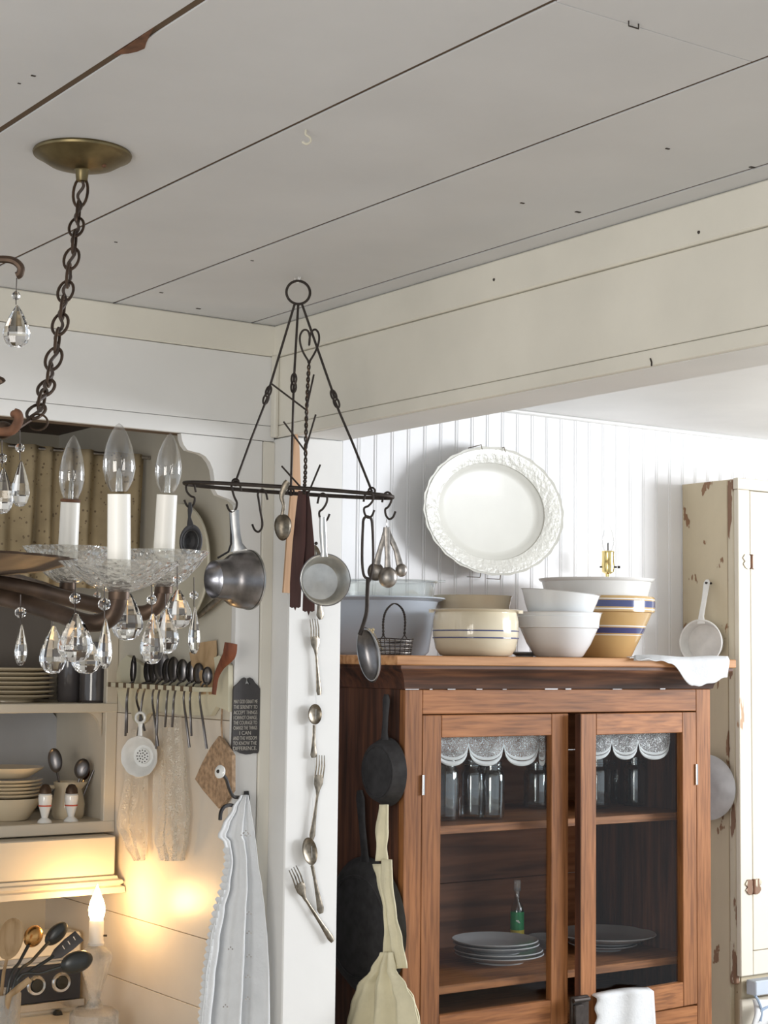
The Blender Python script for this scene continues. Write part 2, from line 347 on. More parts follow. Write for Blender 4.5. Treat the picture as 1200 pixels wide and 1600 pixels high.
# beam with its boards
beam = MB().box(XB+.012, XB2, -1.6, 3.3, ZB+.004, HC+.002).build('trim_1', 'gap_dark', label='cream boarded ceiling beam over the opening', kind='structure')
MB().box(XB-.008, XB+.014, -1.6, YL, 2.286, HC-.001, .003).build('plank', 'cream_paint', beam, smooth=0)
MB().box(XB, XB+.014, -1.6, YL, 2.1285, 2.285, .0015).build('plank', 'cream_paint', beam, smooth=0)
MB().box(XB, XB+.014, -1.6, YL, ZB, 2.1275, .0015).build('plank', 'cream_paint', beam, smooth=0)
MB().box(XB+.0145, XB2, -1.6, 3.3, ZB-.001, ZB+.0035).build('plank', 'white_paint', beam, smooth=0)
MB().tube([onX(1016, 560, XB-.001), onX(1018, 566, XB-.001), onX(1018, 572, XB-.001)], .0015, 6).build('nail', 'nail', beam)
for x, y in ((772, 437), (1092, 363)):
    MB().sphere(onX(x, y, XB-.008), .003, 8, 4).build('nail', 'nail', beam)
post = MB().box(XB, XB2, 3.2, 3.86, 0, ZB-.002, .003).build('trim_2', 'white_paint', label='white post at the end of the beam', kind='structure')

# left wall: header over the alcove, boards beside it, the scroll-cut bracket
wl = MB().box(-2.2, XB, YL+.014, YL+.05, 2.092, HC).build('wall_left', 'gap_dark', label='white boarded wall with the stove alcove', kind='structure')
MB().box(-2.2, XB, YL-.006, YL+.014, 2.288, HC-.001, .003).build('plank', 'cream_paint', wl, smooth=0)
MB().box(-2.2, XB, YL, YL+.014, 2.1275, 2.287, .0012).build('plank', 'white_paint', wl, smooth=0)
MB().box(-2.2, XB, YL, YL+.014, 2.092, 2.1265, .0012).build('plank', 'white_paint', wl, smooth=0)
XE = onY(409, 780, YL).x
sc = [(283, 676), (284, 686), (287, 695), (293, 703), (303, 706), (312, 708), (321, 713), (328, 722), (333, 734), (335, 748), (335, 764), (340, 773), (350, 777), (361, 781), (370, 789), (374, 802)]
pts = [onY(x, y, YL) for x, y in sc]; pts[0].z = 2.0905; pts[-1].x = XS
poly = [Vector((p.x, YL, p.z)) for p in pts]+[Vector((XS, YL, 0)), Vector((XE-.001, YL, 0)), Vector((XE-.001, YL, 2.0905))]
MB().prism(poly, Vector((0, .018, 0))).build('board', 'white_paint', wl, smooth=30, label='white face board with a scroll-cut edge')
MB().box(XE+.001, XB+.002, YL-.004, YL+.03, 0, 2.0905, .003).build('trim_3', 'cream_paint', label='narrow cream casing strip beside the post', kind='structure')
MB().box(XB-.012, XB, YL-.02, YL, ZB, HC-.07, .003).build('trim_4', 'cream_paint', label='short cream corner strip under the beam end', kind='structure')

# alcove side wall in glossy board panels with thin joints
ws = MB().box(XS+.004, XB-.005, YL+.03, 4.4, 0, HC).build('wall_alcove', 'gap_dark', label='glossy cream side wall of the stove alcove', kind='structure')
zz = [0, .4, .81, .965, 1.4575, 1.80, HC]
for i in range(6):
    m = 'tileboard' if i < 4 else 'alcove_paint'
    MB().box(XS, XS+.006, YL+.017, 4.3, zz[i]+.0008, zz[i+1]-.0008, .0006).build('panel', m, ws, smooth=0)
MB().box(-.4, XS, 4.26, 4.3, 0, HC).build('wall_alcove_back', 'alcove_paint', label='painted back of the stove alcove behind the stove', kind='structure')
MB().box(-.4, XS, YL+.03, 4.3, HC-.16, HC-.13).build('ceiling_alcove', 'shade_brown', label='soffit inside the stove alcove, darkened in colour for the shade there', kind='structure')  # dark colour paints in the shade above the curtain rod

# second room: ceiling and beadboard wall
MB().box(XB2, 5.4, -1.0, 4.2, HC2, HC2+.04).build('ceiling_far_room', 'white_paint', label='plain white ceiling of the room beyond the beam', kind='structure')
wb = MB().box(XB2-.02, 5.4, YBK+.012, YBK+.05, 0, HC2).build('wall_back', 'beadboard_paint', label='white beadboard wall behind the wooden cabinet', kind='structure')
BW = .0565
prof = [(0, .010), (0, .0014), (.0014, .0), (BW-.0120, .0), (BW-.0098, .0020), (BW-.0076, .0004), (BW-.0049, -.0008), (BW-.0022, .0004), (BW-.0001, .0014), (BW-.0001, .010)]
bm_ = MB()
b0 = [Vector((x, y, 0)) for x, y in prof]; bm_.prism(b0, Vector((0, 0, HC2)))
first = None; x = XB2
while x < 5.3:
    if first is None:
        first = bm_.build('plank', 'beadboard_paint', None, smooth=25); o = first
    else:
        o = first.copy(); COL.objects.link(o)
    o.parent = wb; o.location = Vector((x+BW/2, YBK+.0055, 0))-WO[wb.name]; x += BW
MB().box(XB2, 5.4, YBK-.014, YBK+.01, HC2-.012, HC2, .004).build('trim_5', 'white_paint', label='thin white cove strip at the top of the beadboard', kind='structure')

# ================================================================== WOODEN GLASS-DOOR CABINET
X0, X1, YF, YR, ZT = 2.338, 3.361, 3.25, 3.76, 1.608
cab = thing('glass_door_cabinet', 'orange-brown wooden cabinet with two glazed doors against the beadboard wall', 'cabinet', ((X0+X1)/2, (YF+YR)/2, 0))
MB().box(2.275, 3.409, 3.198, 3.79, ZT-.023, ZT, .0025).build('top_board', 'wood_top', cab, smooth=0)
cp = [(0, 1.527), (.005, 1.529), (.007, 1.538), (.014, 1.552), (.026, 1.566), (.040, 1.574), (.043, 1.577), (.043, 1.5845), (0, 1.5845)]
b = MB(); n = len(cp)
b.add([Vector((X0-d, YF-d, z)) for d, z in cp]+[Vector((X1+d, YF-d, z)) for d, z in cp], [(i, (i+1) % n, (i+1) % n+n, i+n) for i in range(n)]+[tuple(range(n)), tuple(range(n, 2*n))])
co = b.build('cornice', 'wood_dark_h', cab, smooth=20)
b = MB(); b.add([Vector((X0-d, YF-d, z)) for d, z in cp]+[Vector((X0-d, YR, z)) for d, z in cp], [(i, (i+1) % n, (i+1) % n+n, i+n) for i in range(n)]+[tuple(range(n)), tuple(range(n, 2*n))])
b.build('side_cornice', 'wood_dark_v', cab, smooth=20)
for px0, px1 in ((634, 655), (672, 676), (700, 712), (745, 754), (786, 792), (852, 872), (884, 893), (958, 972), (1032, 1040)):
    p, q = onY(px0, 1077.5, YF-.006), onY(px1, 1077.5, YF-.006)
    MB().box(p.x, q.x, YF-.0052, YF-.0040, 1.5268, 1.5280+.0006*(px1 % 3)).build('paint_trace', 'enamel_grey', co)
MB().box(X0, 2.390, YF, YF+.022, 0, 1.527, .0015).build('stile', 'wood_v', cab, smooth=0)
MB().box(3.307, X1, YF, YF+.022, 0, 1.527, .0015).build('stile', 'wood_v', cab, smooth=0)
MB().box(2.3905, 3.3065, YF, YF+.022, 1.4685, 1.527, .0015).build('frieze_rail', 'wood_h', cab, smooth=0)
MB().box(2.3905, 3.3065, YF, YF+.022, .60, .69, .0015).build('lower_rail', 'wood_h', cab, smooth=0)
MB().box(2.3905, 3.3065, YF+.006, YF+.018, .05, .60).build('lower_panel', 'wood_h', cab, smooth=0)
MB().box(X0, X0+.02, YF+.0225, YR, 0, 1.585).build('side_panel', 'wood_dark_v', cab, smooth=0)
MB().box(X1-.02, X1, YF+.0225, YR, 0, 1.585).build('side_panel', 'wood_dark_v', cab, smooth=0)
zb = [0, .55, .80, .985, 1.13, 1.34, 1.585]
for i in range(6): MB().box(X0+.0205, X1-.0205, YR-.018, YR-.003, zb[i]+.001, zb[i+1]-.001, .001).build('back_board', 'wood_back', cab, smooth=0)
ZS1 = onY(690, 1291, 3.31).z; ZS2 = onY(690, 1541, 3.31).z
for z in (ZS1, ZS2, .70): MB().box(X0+.0205, X1-.0205, 3.31, YR-.0185, z-.02, z, .001).build('shelf', 'wood_h', cab, smooth=0)

def door(xh, sgn, wid, ang, name_l):
    """door hinged at xh, extending sgn*wid along X, swung out by ang"""
    a = Vector((sgn*cos(ang), -sin(ang), 0)); nn = Vector((a.y, -a.x, 0)) if sgn > 0 else Vector((-a.y, a.x, 0))
    o = Vector((xh, YF-.0005, 0))
    if nn.y > 0: nn = -nn
    def pc(u0, u1, z0, z1, t0=0, t1=.021): return (o+a*((u0+u1)/2)-nn*((t0+t1)/2)+ZU*((z0+z1)/2), a, nn, ZU, u1-u0, t1-t0, z1-z0)
    st, zt, zt0, zb1, zb0 = .056, 1.466, 1.412, .757, .695
    d = MB().obox(*pc(0, st, zb0, zt), .0015).build('door', 'wood_v', cab, smooth=0)
    MB().obox(*pc(wid-st, wid, zb0, zt), .0015).build('door_stile', 'wood_v', d, smooth=0)
    MB().obox(*pc(st+.0004, wid-st-.0004, zt0, zt), .0015).build('door_rail', 'wood_h', d, smooth=0)
    MB().obox(*pc(st+.0004, wid-st-.0004, zb0, zb1), .0015).build('door_rail', 'wood_h', d, smooth=0)
    MB().obox(*pc(st-.006, wid-st+.006, zb1-.006, zt0+.006, .011, .0135)).build('pane', 'pane_glass', d, smooth=0)
    return d, o, a, nn, pc
d1, o1, a1, n1, pc1 = door(2.391, 1, .460, 0, 'l')
d2, o2, a2, n2, pc2 = door(3.306, -1, .446, math.radians(4.6), 'r')
MB().obox(*pc2(.4464, .4472, .695, 1.466, .001, .020)).build('door_edge', 'wood_dark_v', d2, smooth=0, label='dark weathered edge of the open door')
for x, y0, y1, dd in ((661, 1211, 1242, d1), (1088.5, 1194, 1226, d2)):
    p, q = onY(x, y0, YF-.004), onY(x, y1, YF-.004); p.x = q.x
    MB().tube([p, q], .0042, 10).build('hinge', 'chrome', dd)
p = onY(905, 1580, 3.205)
b = MB(); b.obox(p, EX, EY, ZU, .058, .012, .075, .003); b.obox(p+Vector((-.012, -.01, -.005)), EX, EY, ZU, .03, .012, .05, .003); b.tube([p+Vector((-.03, -.012, .03)), p+Vector((.022, -.012, .03))], .006)
b.build('latch', 'iron', d2, label='dark iron latch where the doors meet')

# lace edging hung inside the doors
def valance(name, label, cusps, ytop, ycusp, ybot, Y):
    root = thing(name, label, 'lace', onY(cusps[0], ybot, Y))
    b = MB(); e = MB(); N = 14
    for c0, c1 in zip(cusps[:-1], cusps[1:]):
        for k in range(N):
            def P(t, f):
                low = ycusp+(ybot-ycusp)*math.sqrt(max(0, 1-(2*t-1)**2))
                q = onY(lerp(c0, c1, t), lerp(ytop, low, f), Y); q.y += .004*sin(t*2*pi); return q
            t0, t1 = k/N, (k+1)/N
            b.add([P(t0, 0), P(t1, 0), P(t1, .74), P(t0, .74)], [(0, 1, 2, 3)])
            for f0, f1 in ((.74, .84), (.86, 1)):
                e.add([P(t0, f0), P(t1, f0), P(t1, f1), P(t0, f1)], [(0, 1, 2, 3)])
    b.build('net', 'lace_white', root, smooth=180); e.build('border', 'cloth_white', root, smooth=180, solid=.0008)
valance('lace_edging', 'white scalloped lace hung inside the left cabinet door', [680, 732, 787, 842, 852], 1143, 1166, 1197, 3.285)
valance('lace_edging', 'white scalloped lace hung inside the right cabinet door', [905, 956, 997, 1047], 1143, 1160, 1187, 3.285)

# ---- plates, bottle, jars inside the cabinet
def plate_prof(R, h=.022, foot=.55):
    return [(1e-5, .004), (R*foot*.9, .004), (R*foot*.93, 0), (R*foot, 0), (R*foot, .004), (R*.72, .008), (R*.97, h-.002), (R, h), (R*.985, h+.0022), (R*.74, .0125), (R*.60, .0075), (1e-5, .0075)]
base = onY(777, 1490, 3.50); pb = MB().lathe(plate_prof(.118), Vector((base.x, 3.50, ZS2)), seg=48)
for i, (dz, dx, nm) in enumerate(((0, .006, 'bottom'), (.010, .003, 'second from the bottom'), (.026, -.004, 'third from the bottom'), (.036, -.008, 'topmost'))):
    MB().lathe(plate_prof(.118 if i < 2 else .114), Vector((base.x+dx, 3.50, ZS2+dz)), seg=48).build('dinner_plate', 'china_grey', label='grey-white plate in the cabinet stack beside the green bottle, %s plate' % nm, cat='plate', group='plates on the lower cabinet shelf')
base = onY(946, 1485, 3.50)
MB().lathe(plate_prof(.095, .016), Vector((base.x-.01, 3.50, ZS2)), seg=48).build('side_plate', 'china_grey', label='smaller plate under the wide plate behind the right door', cat='plate')
MB().lathe(plate_prof(.140, .024), Vector((base.x, 3.50, ZS2+.018)), seg=48).build('serving_plate', 'china_grey', label='wide grey-white plate behind the right cabinet door', cat='plate')
base = onY(856, 1470, 3.60)
MB().lathe([(1e-5, 0), (.03, 0), (.032, .004), (.052, .022), (.058, .03), (.055, .031), (.03, .008), (1e-5, .006)], Vector((base.x, 3.60, ZS2)), seg=32).build('small_bowl', 'china_grey', label='small pale bowl half hidden behind the left door stile', cat='bowl')
bo = onY(808, 1460, 3.62); bo = Vector((bo.x, 3.62, ZS2)); kz = depth(bo)/FPX
def bz(y): return onY(808, y, 3.62).z-ZS2
bt = thing('sauce_bottle', 'small clear bottle with green and yellow label behind the plates', 'bottle', bo)
R = 10.5*kz
MB().lathe([(1e-5, 0), (R, 0), (R, bz(1425)), (R*.85, bz(1415)), (R*.4, bz(1408)), (R*.38, bz(1392)), (R*.46, bz(1391)), (R*.46, bz(1387))], bo, seg=24).build('glass', 'jar_glass', bt)
MB().lathe([(R*.5, bz(1392)), (R*.55, bz(1391)), (R*.55, bz(1375)), (1e-5, bz(1374.5))], bo, seg=20).build('cap', 'dish_glass', bt)
MB().lathe([(R*1.02, bz(1458)), (R*1.03, bz(1458)), (R*1.03, bz(1424)), (R*1.02, bz(1424))], bo, seg=24).build('label', 'label_green', bt)
MB().lathe([(R*1.04, bz(1460)), (R*1.05, bz(1460)), (R*1.05, bz(1452)), (R*1.04, bz(1452))], bo, seg=24).build('label_band', 'label_yellow', bt)
lp = bo+NC*(R*1.06)+ZU*bz(1439)
MB().strip([lp-RH*.005+ZU*.004, lp+RH*.001+ZU*.002, lp+RH*.006-ZU*.003], [.002, .006, .002], .001, NC).build('label_mark', 'label_pale', bt)
def jar(px, Y, rpx, ytop, lab):
    o = onY(px, 1270, Y); o = Vector((o.x, Y, ZS1)); k = depth(o)/FPX; r = rpx*k; h = onY(px, ytop, Y).z-ZS1
    t = thing('canning_jar', lab, 'jar', o, 'clear glass jars on the upper cabinet shelf')
    MB().lathe([(1e-5, .002), (r*.9, .002), (r, .008), (r, h*.76), (r*.93, h*.82), (r*.78, h*.86), (r*.78, h), (r*.72, h), (r*.72, h*.87), (r*.88, h*.8), (r*.93, h*.74), (r*.93, .012), (1e-5, .008)], o, seg=28).build('jar_body', 'jar_glass', t)
    MB().lathe([(r*.79, h*.90), (r*.84, h*.91), (r*.84, h*.93), (r*.79, h*.94)], o, seg=28).build('rim_ring', 'jar_glass', t)
jar(697, 3.42, 19, 1185, 'clear glass jar at the left edge of the upper cabinet shelf')
jar(737, 3.44, 20, 1188, 'clear glass jar second along the upper cabinet shelf')
jar(768, 3.40, 20, 1190, 'clear glass jar at the front of the upper shelf under the middle scallop')
jar(838, 3.58, 20, 1192, 'clear glass jar behind the right stile of the left door')
jar(934, 3.50, 20, 1186, 'clear glass jar just right of the door gap on the upper shelf')
jar(966, 3.62, 19, 1186, 'clear glass jar at the back behind the right door lace')
jar(992, 3.50, 18, 1184, 'tall clear jar nearest the dark right end of the upper shelf')

# ================================================================== THINGS ON TOP OF THE CABINET
def spot(px, Y): p = onY(px, 1020, Y); return Vector((p.x, Y, ZT))
def zat(px, y, Y): return onY(px, y, Y).z-ZT
# blue-grey enamel basin with a glass dish in it
o = spot(594, 3.62); k = depth(o)/FPX
hz = zat(600, 934, 3.62)
MB().lathe([(1e-5, 0), (70*k, 0), (76*k, .01), (86*k, hz*.8), (90*k, hz*.93), (102*k, hz*.98), (101*k, hz), (88*k, hz*.97), (84*k, hz*.8), (74*k, .014), (1e-5, .006)], o, seg=56, sb=.9).build('enamel_basin', 'enamel_greyblue', label='large blue-grey enamel basin behind the wire basket', cat='basin')
g = thing('glass_dish', 'clear glass baking dish resting in the grey basin', 'dish', o+ZU*(hz*.86))
z0 = hz*.90; z1 = zat(600, 909, 3.62)
go = o+RH*(10*k)
MB().lathe([(1e-5, z0), (60*k, z0), (72*k, z0+.006), (76*k, z1-.004), (82*k, z1), (80*k, z1+.003), (73*k, z1-.002), (69*k, z0+.009), (1e-5, z0+.004)], go, seg=48, sb=.8).build('dish_body', 'dish_glass', g)
hp = go+RH*(80*k)+ZU*z1
MB().prism([hp-FH*.022, hp+RH*.018-FH*.012, hp+RH*.018+FH*.012, hp+FH*.022], ZU*.005).build('handle', 'dish_glass', g)
# cream pie dish behind the crock
o = spot(738, 3.56); k = depth(o)/FPX; zr = zat(738, 931, 3.56)
MB().lathe([(1e-5, 0), (46*k, 0), (48*k, .006), (56*k, zr*.7), (61*k, zr*.97), (63*k, zr), (60*k, zr), (54*k, zr*.7), (46*k, .012), (1e-5, .01)], o, seg=48, sb=.85).build('stoneware_dish', 'glaze_tan', label='wide tan stoneware dish standing behind the striped crock', cat='dish')
# cream crock with two blue lines
o = spot(743, 3.335); k = depth(o)/FPX; H = zat(743, 953, 3.335)
cr = thing('striped_crock', 'cream stoneware crock with two thin blue lines on cabinet top', 'crock', o)
MB().lathe([(1e-5, 0), (50*k, 0), (56*k, .003), (63*k, .02), (67*k, H*.45), (67*k, H*.75), (65*k, H*.9), (64*k, H*.94), (69*k, H*.97), (72*k, H*.99), (71*k, H), (64*k, H*.985), (60*k, H*.9), (62*k, H*.5), (56*k, .02), (1e-5, .012)], o, seg=56).build('body', 'glaze_cream', cr)
for y in (986, 997):
    zz_ = zat(743, y, 3.335)
    MB().lathe([(67.1*k, zz_-.0016), (67.7*k, zz_-.0008), (67.7*k, zz_+.0008), (67.1*k, zz_+.0016)], o, seg=56).build('blue_line', 'glaze_blue', cr)
for s in (-1, 1):
    q = o+RH*(s*66*k)+ZU*(H*.93)
    MB().prism([q-FH*.02, q+RH*(s*.012)-FH*.012, q+RH*(s*.012)+FH*.012, q+FH*.02], ZU*.008).build('lug_handle', 'glaze_cream', cr)
# saucer edge between crock and bowls
o = spot(822, 3.50)
MB().lathe(plate_prof(.05, .012), o, seg=32).build('saucer', 'enamel_greyblue', label='small bluish saucer between the crock and the white bowls', cat='saucer')
# white mixing bowls
o = spot(873, 3.39); k = depth(o)/FPX; H = zat(873, 957, 3.39)
wbw = thing('mixing_bowl', 'white mixing bowl with pouring lip at the front of the cabinet top', 'bowl', o)
def wl_(i, t): return 1+(.05*math.exp(-((t if t < pi else t-2*pi)/.22)**2) if i in (5, 6, 7) else 0)
MB().lathe([(1e-5, 0), (34*k, 0), (38*k, .004), (50*k, H*.3), (60*k, H*.62), (64*k, H*.98), (66*k, H), (63*k, H*.995), (57*k, H*.62), (46*k, H*.3), (1e-5, .01)], o, seg=64, wob=wl_).build('bowl_body', 'glaze_milk', wbw)
MB().lathe([(60.5*k, H*.64), (62.6*k, H*.655), (64.5*k, H*.9), (63*k, H*.92)], o, seg=64).build('collar', 'glaze_milk', wbw)
tl = (ZU*1-RH*(-.085)).normalized()
o2_ = o+ZU*(H*.34)-RH*.006; H2 = zat(868, 926, 3.39)-H*.34
MB().lathe([(1e-5, 0), (30*k, 0), (44*k, H2*.4), (54*k, H2*.72), (61*k, H2), (63*k, H2+.002), (60*k, H2), (52*k, H2*.72), (1e-5, .01)], o2_, ax=tl, seg=56).build('mixing_bowl', 'glaze_milk', label='second white bowl nested tilted inside the lipped white bowl', cat='bowl')
# yellowware bowl with blue bands and a big white bowl in it
o = spot(938, 3.545); k = depth(o)/FPX; H = zat(938, 933, 3.545)
yb = thing('yellowware_bowl', 'ochre stoneware bowl with blue and white bands at the right', 'bowl', o)
def rad(f): return (46+38*min(1, f*1.35)**.8 if f < .72 else 84)*k
pr = [(1e-5, 0), (44*k, 0), (48*k, .004), (60*k, H*.28), (71*k, H*.52), (80*k, H*.735), (84.5*k, H*.75), (85*k, H*.97), (83*k, H), (80*k, H*.98), (66*k, H*.5), (1e-5, .012)]
MB().lathe(pr, o, seg=64).build('bowl_body', 'glaze_yellow', yb)
def prr(z):
    for (r0, z0), (r1, z1) in zip(pr[2:7], pr[3:8]):
        if z0 <= z <= z1: return lerp(r0, r1, (z-z0)/(z1-z0))
    return pr[7][0]
for y0, y1, m in ((937, 938.6, 'glaze_white'), (940, 950, 'glaze_blue'), (952, 954, 'glaze_white'), (978, 980, 'glaze_white'), (981.5, 990, 'glaze_blue'), (992, 993.5, 'glaze_white')):
    za, zc = zat(938, y1, 3.545), zat(938, y0, 3.545)
    ra, rc = prr(za), prr(zc); e = .0006
    MB().lathe([(ra-.001, za), (ra+e, za+.0002), (rc+e, zc-.0002), (rc-.001, zc)], o, seg=64).build('stripe', m, yb)
zr = zat(932, 905, 3.545); o3 = o-RH*(6*k)
MB().lathe([(1e-5, H*.62), (40*k, H*.62), (70*k, H*.84), (80*k, H*1.02), (85*k, zr*.955), (89*k, zr*.97), (91*k, zr), (87*k, zr), (80*k, H*1.0), (1e-5, H*.66)], o3, seg=64).build('serving_bowl', 'glaze_white', label='large white bowl nested in the ochre banded bowl', cat='bowl')
# brass bulb socket on a small unlit lamp standing behind the bowls
o = spot(950, 3.70); k = depth(o)/FPX
lm = thing('small_lamp', 'small lamp with brass socket and clear candle bulb behind the bowls', 'lamp', o)
def lz(y): return zat(950, y, 3.70)
MB().lathe([(1e-5, 0), (.045, 0), (.045, .008), (.02, .03), (.012, .08), (.016, .11), (.008, lz(905)), (1e-5, lz(904))], o, seg=28).build('base', 'glaze_white', lm)
MB().lathe([(4*k, lz(901)), (4*k, lz(897)), (9*k, lz(894)), (10.5*k, lz(885)), (9.5*k, lz(878)), (9.5*k, lz(864)), (10*k, lz(862)), (9*k, lz(861)), (1e-5, lz(861))], o, seg=28).build('socket', 'brass', lm)
p = o+ZU*lz(886); MB().tube([p-RH*(13*k), p+RH*(14*k)], 1.3*k, 8).build('switch_key', 'iron', lm)
p = o+RH*(15*k)+ZU*lz(886); MB().tube([p, p+RH*(4*k)], 2*k, 8).build('switch_knob', 'iron', lm)
MB().lathe([(6*k, lz(861)), (9*k, lz(853)), (10*k, lz(846)), (8*k, lz(834)), (4*k, lz(823)), (1.2*k, lz(816)), (1e-5, lz(813))], o, seg=28).build('bulb', 'bulb_glass', lm)
MB().tube([o+ZU*lz(860), o+ZU*lz(848)], 1.2*k, 6).build('filament_stem', 'nail', lm)
# little wire basket
o = spot(617, 3.30); k = depth(o)/FPX; zb_ = zat(617, 998, 3.30)
wk = thing('wire_basket', 'little dark wire basket with twisted loop handle at the left of the cabinet top', 'basket', o)
for i in range(9):
    z = .002+(zb_-.002)*i/8; r = (25+3.5*i/8)*k
    MB().tube([o+ZU*(z+.0008*sin(3*t+i))+(RH*cos(t)+FH*sin(t))*r for t in [2*pi*j/40 for j in range(40)]], .0011, 5, True).build('wire_ring', 'pewter' if i % 2 else 'iron', wk)
for i in range(20):
    t = 2*pi*i/20; d = RH*cos(t)+FH*sin(t)
    MB().tube([o+d*(25*k), o+d*(28.5*k)+ZU*zb_], .0012, 5).build('stay', 'iron', wk)
MB().lathe([(1e-5, 0), (25*k, 0), (25*k, .002), (1e-5, .002)], o, seg=28).build('bottom', 'iron', wk)
hpts = curve([onY(x, y, 3.30) for x, y in ((599, 994), (599, 970), (604, 953), (616, 943), (628, 951), (633, 968), (632, 994))], 14)
for s in (0, pi):
    pp = [p+(FH*cos(i*1.1+s)+RH*sin(i*1.1+s)*.8)*.0022 for i, p in enumerate(hpts)]
    MB().tube(pp, .0016, 6).build('handle_wire', 'iron', wk)
for x in (599, 632):
    for s in (-1, 1): MB().tube([onY(x, 992, 3.30), onY(x+s*6, 1001, 3.30)], .0014, 6).build('handle_foot', 'iron', wk)
for i in range(7):
    q = onY(580+random.uniform(-5, 7), 988+random.uniform(-5, 8), 3.30)
    MB().tube([o-RH*(18*k)+ZU*.01, q-ZU*.004, q], .0008, 5).build('dried_stem', 'dried_flower', wk); MB().sphere(q, .004, 8, 5).build('dried_bud', 'dried_flower', wk)
# doily over the right front corner
def doily(u, v):
    x = lerp(2.4, 0, 0)
    px = lerp(990, 1140, u); y = 0
    if v < .45:
        f = v/.45; p = Vector((onY(px, 1040, 3.192).x+.02*(1-f), lerp(3.34-.10*(1-u), 3.188, f), ZT+.003+.002*sin(u*9)+(.004 if f > .9 else 0)))
        return p
    f = (v-.45)/.55
    drop = (1030, 1031, 1036, 1073, 1069, 1058)
    q = u*5; i = min(4, int(q)); yb_ = lerp(drop[i], drop[i+1], q-i)+1.5*sin(u*38)
    yt = 1032
    p = onY(px+8*f*(.5-u), lerp(yt, yb_, f), 3.186-.01*f-.004*sin(u*8+1)); return p
MB().grid(doily, 36, 24).build('lace_doily', 'cloth_white', label='white lace doily draped over the right corner of the cabinet top', cat='doily', smooth=180, solid=.0016)
# white lace towel over the right door rail
def towel(u, v):
    px = lerp(931, 1021, u); f = v
    yt = lerp(1556, 1545, u)-6*sin(u*pi)*.6
    p = onY(px+lerp(0, 6, f)*u+2*sin(v*20)*(1 if u < .05 else 0), lerp(yt, 1640, f), 3.205-.006*sin(u*11+v)-.004)
    if v < .04: p.y += .02
    return p
MB().grid(towel, 26, 24).build('lace_towel', 'cloth_white', label='white lace-edged towel hung over the right door rail', cat='towel', smooth=180, solid=.002)

# ================================================================== PLATTER ON THE BEADBOARD WALL
o = onY(764, 800, YBK-.045); k = depth(o)/FPX
pl = thing('oval_platter', 'large white oval platter with embossed rim hung on the beadboard wall', 'platter', o)
AX = Vector((-.03, -1, .03)).normalized()
RX, RZ = .2495, .1845
def ell(prof, name, m, wob=None):
    MB().lathe(prof, o, AX, 96, RX, RZ, xd=EX, wob=wob).build(name, m, pl)
ell([(1e-5, .004), (.62, .004), (.70, .008), (.73, .014), (.98, .030), (1.0, .032), (.99, .026), (.75, .008), (.68, -.002), (.60, -.006), (1e-5, -.006)], 'platter_body', 'glaze_platter', lambda i, t: 1+(.008*sin(26*t) if 4 <= i <= 6 else 0))
ell([(.755, .0165), (.76, .0185), (.80, .0215), (.95, .0305), (.965, .0305), (.955, .0285)], 'embossed_rim', 'glaze_platter_relief')
for i in range(0):
    t = 2*pi*i/60
    c = o+EX*(RX*.86*cos(t))+AX*.0265+ZU*(RZ*.86*sin(t))
    c += (EX*cos(t)+ZU*sin(t))*random.uniform(-.016, .016)
    MB().sphere(c, random.uniform(.006, .010), 8, 5, .7).build('relief_leaf', 'glaze_platter', pl)
for x, y, s in ((752, 697, 1), (788, 701, 1), (750, 900, -1), (781, 903, -1)):
    p = onY(x, y, YBK-.075)
    MB().tube([p+EY*.06, p+ZU*(.004*s), p-ZU*(.010*s)-EY*.004], .0012, 6).build('hanger_prong', 'brass_old', pl)

# ================================================================== CHIPPED CREAM CUPBOARD AT THE RIGHT
YP = 3.56; XP = onY(1067, 900, YBK).x-.005; ZP = 2.163
cu = thing('painted_cupboard', 'tall cream cupboard with chipped paint at the right edge', 'cupboard', (XP+.25, 3.7, 0))
XC = XP
MB().box(XC, XC+.02, YP+.045, YBK-.003, 0, ZP-.004, .002).build('side_board', 'chippy_side', cu, smooth=0)
MB().box(XC-.002, XC+.02, YP+.018, YP+.043, .70, ZP-.004, .003).build('corner_strip', 'chippy_edge', cu, smooth=0)
ZPB = onY(1168, 1525, YP).z
MB().box(XC, XC+.052, YP, YP+.018, ZPB, ZP-.035, .002).build('face_stile', 'chippy_front', cu, smooth=0)
MB().box(XC-.003, XC+.62, YP-.002, YP+.018, ZP-.0345, ZP, .002).build('top_rail', 'chippy_front', cu, smooth=0)
MB().box(XC+.0525, XC+.62, YP, YP+.018, ZPB, ZPB+.07, .002).build('bottom_rail', 'chippy_front', cu, smooth=0)
MB().box(XC+.021, XC+.60, YP+.019, YBK-.02, .3, ZP-.03).build('carcass', 'chippy_side', cu, smooth=0)
MB().box(XC+.001, XC+.62, YP+.02, YBK-.003, ZP-.02, ZP-.003).build('top', 'chippy_side', cu, smooth=0)
dr = MB().box(XC+.0545, XC+.52, YP+.001, YP+.018, ZPB+.072, ZP-.037, .002).build('door', 'chippy_front', cu, smooth=0)
MB().box(XC+.523, XC+.62, YP, YP+.018, ZPB+.07, ZP-.035, .002).build('face_stile', 'chippy_front', cu, smooth=0)
for y in (878, 1385):
    p = onY(1181, y, YP-.003); p.x = XC+.0535
    MB().tube([p-ZU*.022, p+ZU*.022], .005, 8).build('hinge_pin', 'rust', dr)
    for s in (-1, 1):
        b = MB(); b.prism([p+Vector((s*x_, .002, z_)) for x_, z_ in ((.004, -.018), (.014, -.024), (.024, -.02), (.034, -.008), (.026, 0), (.036, .010), (.026, .022), (.014, .022), (.004, .018))], Vector((0, -.003, 0)))
        b.build('hinge_leaf', 'chippy_front' if y < 1000 else 'chippy_edge', dr)
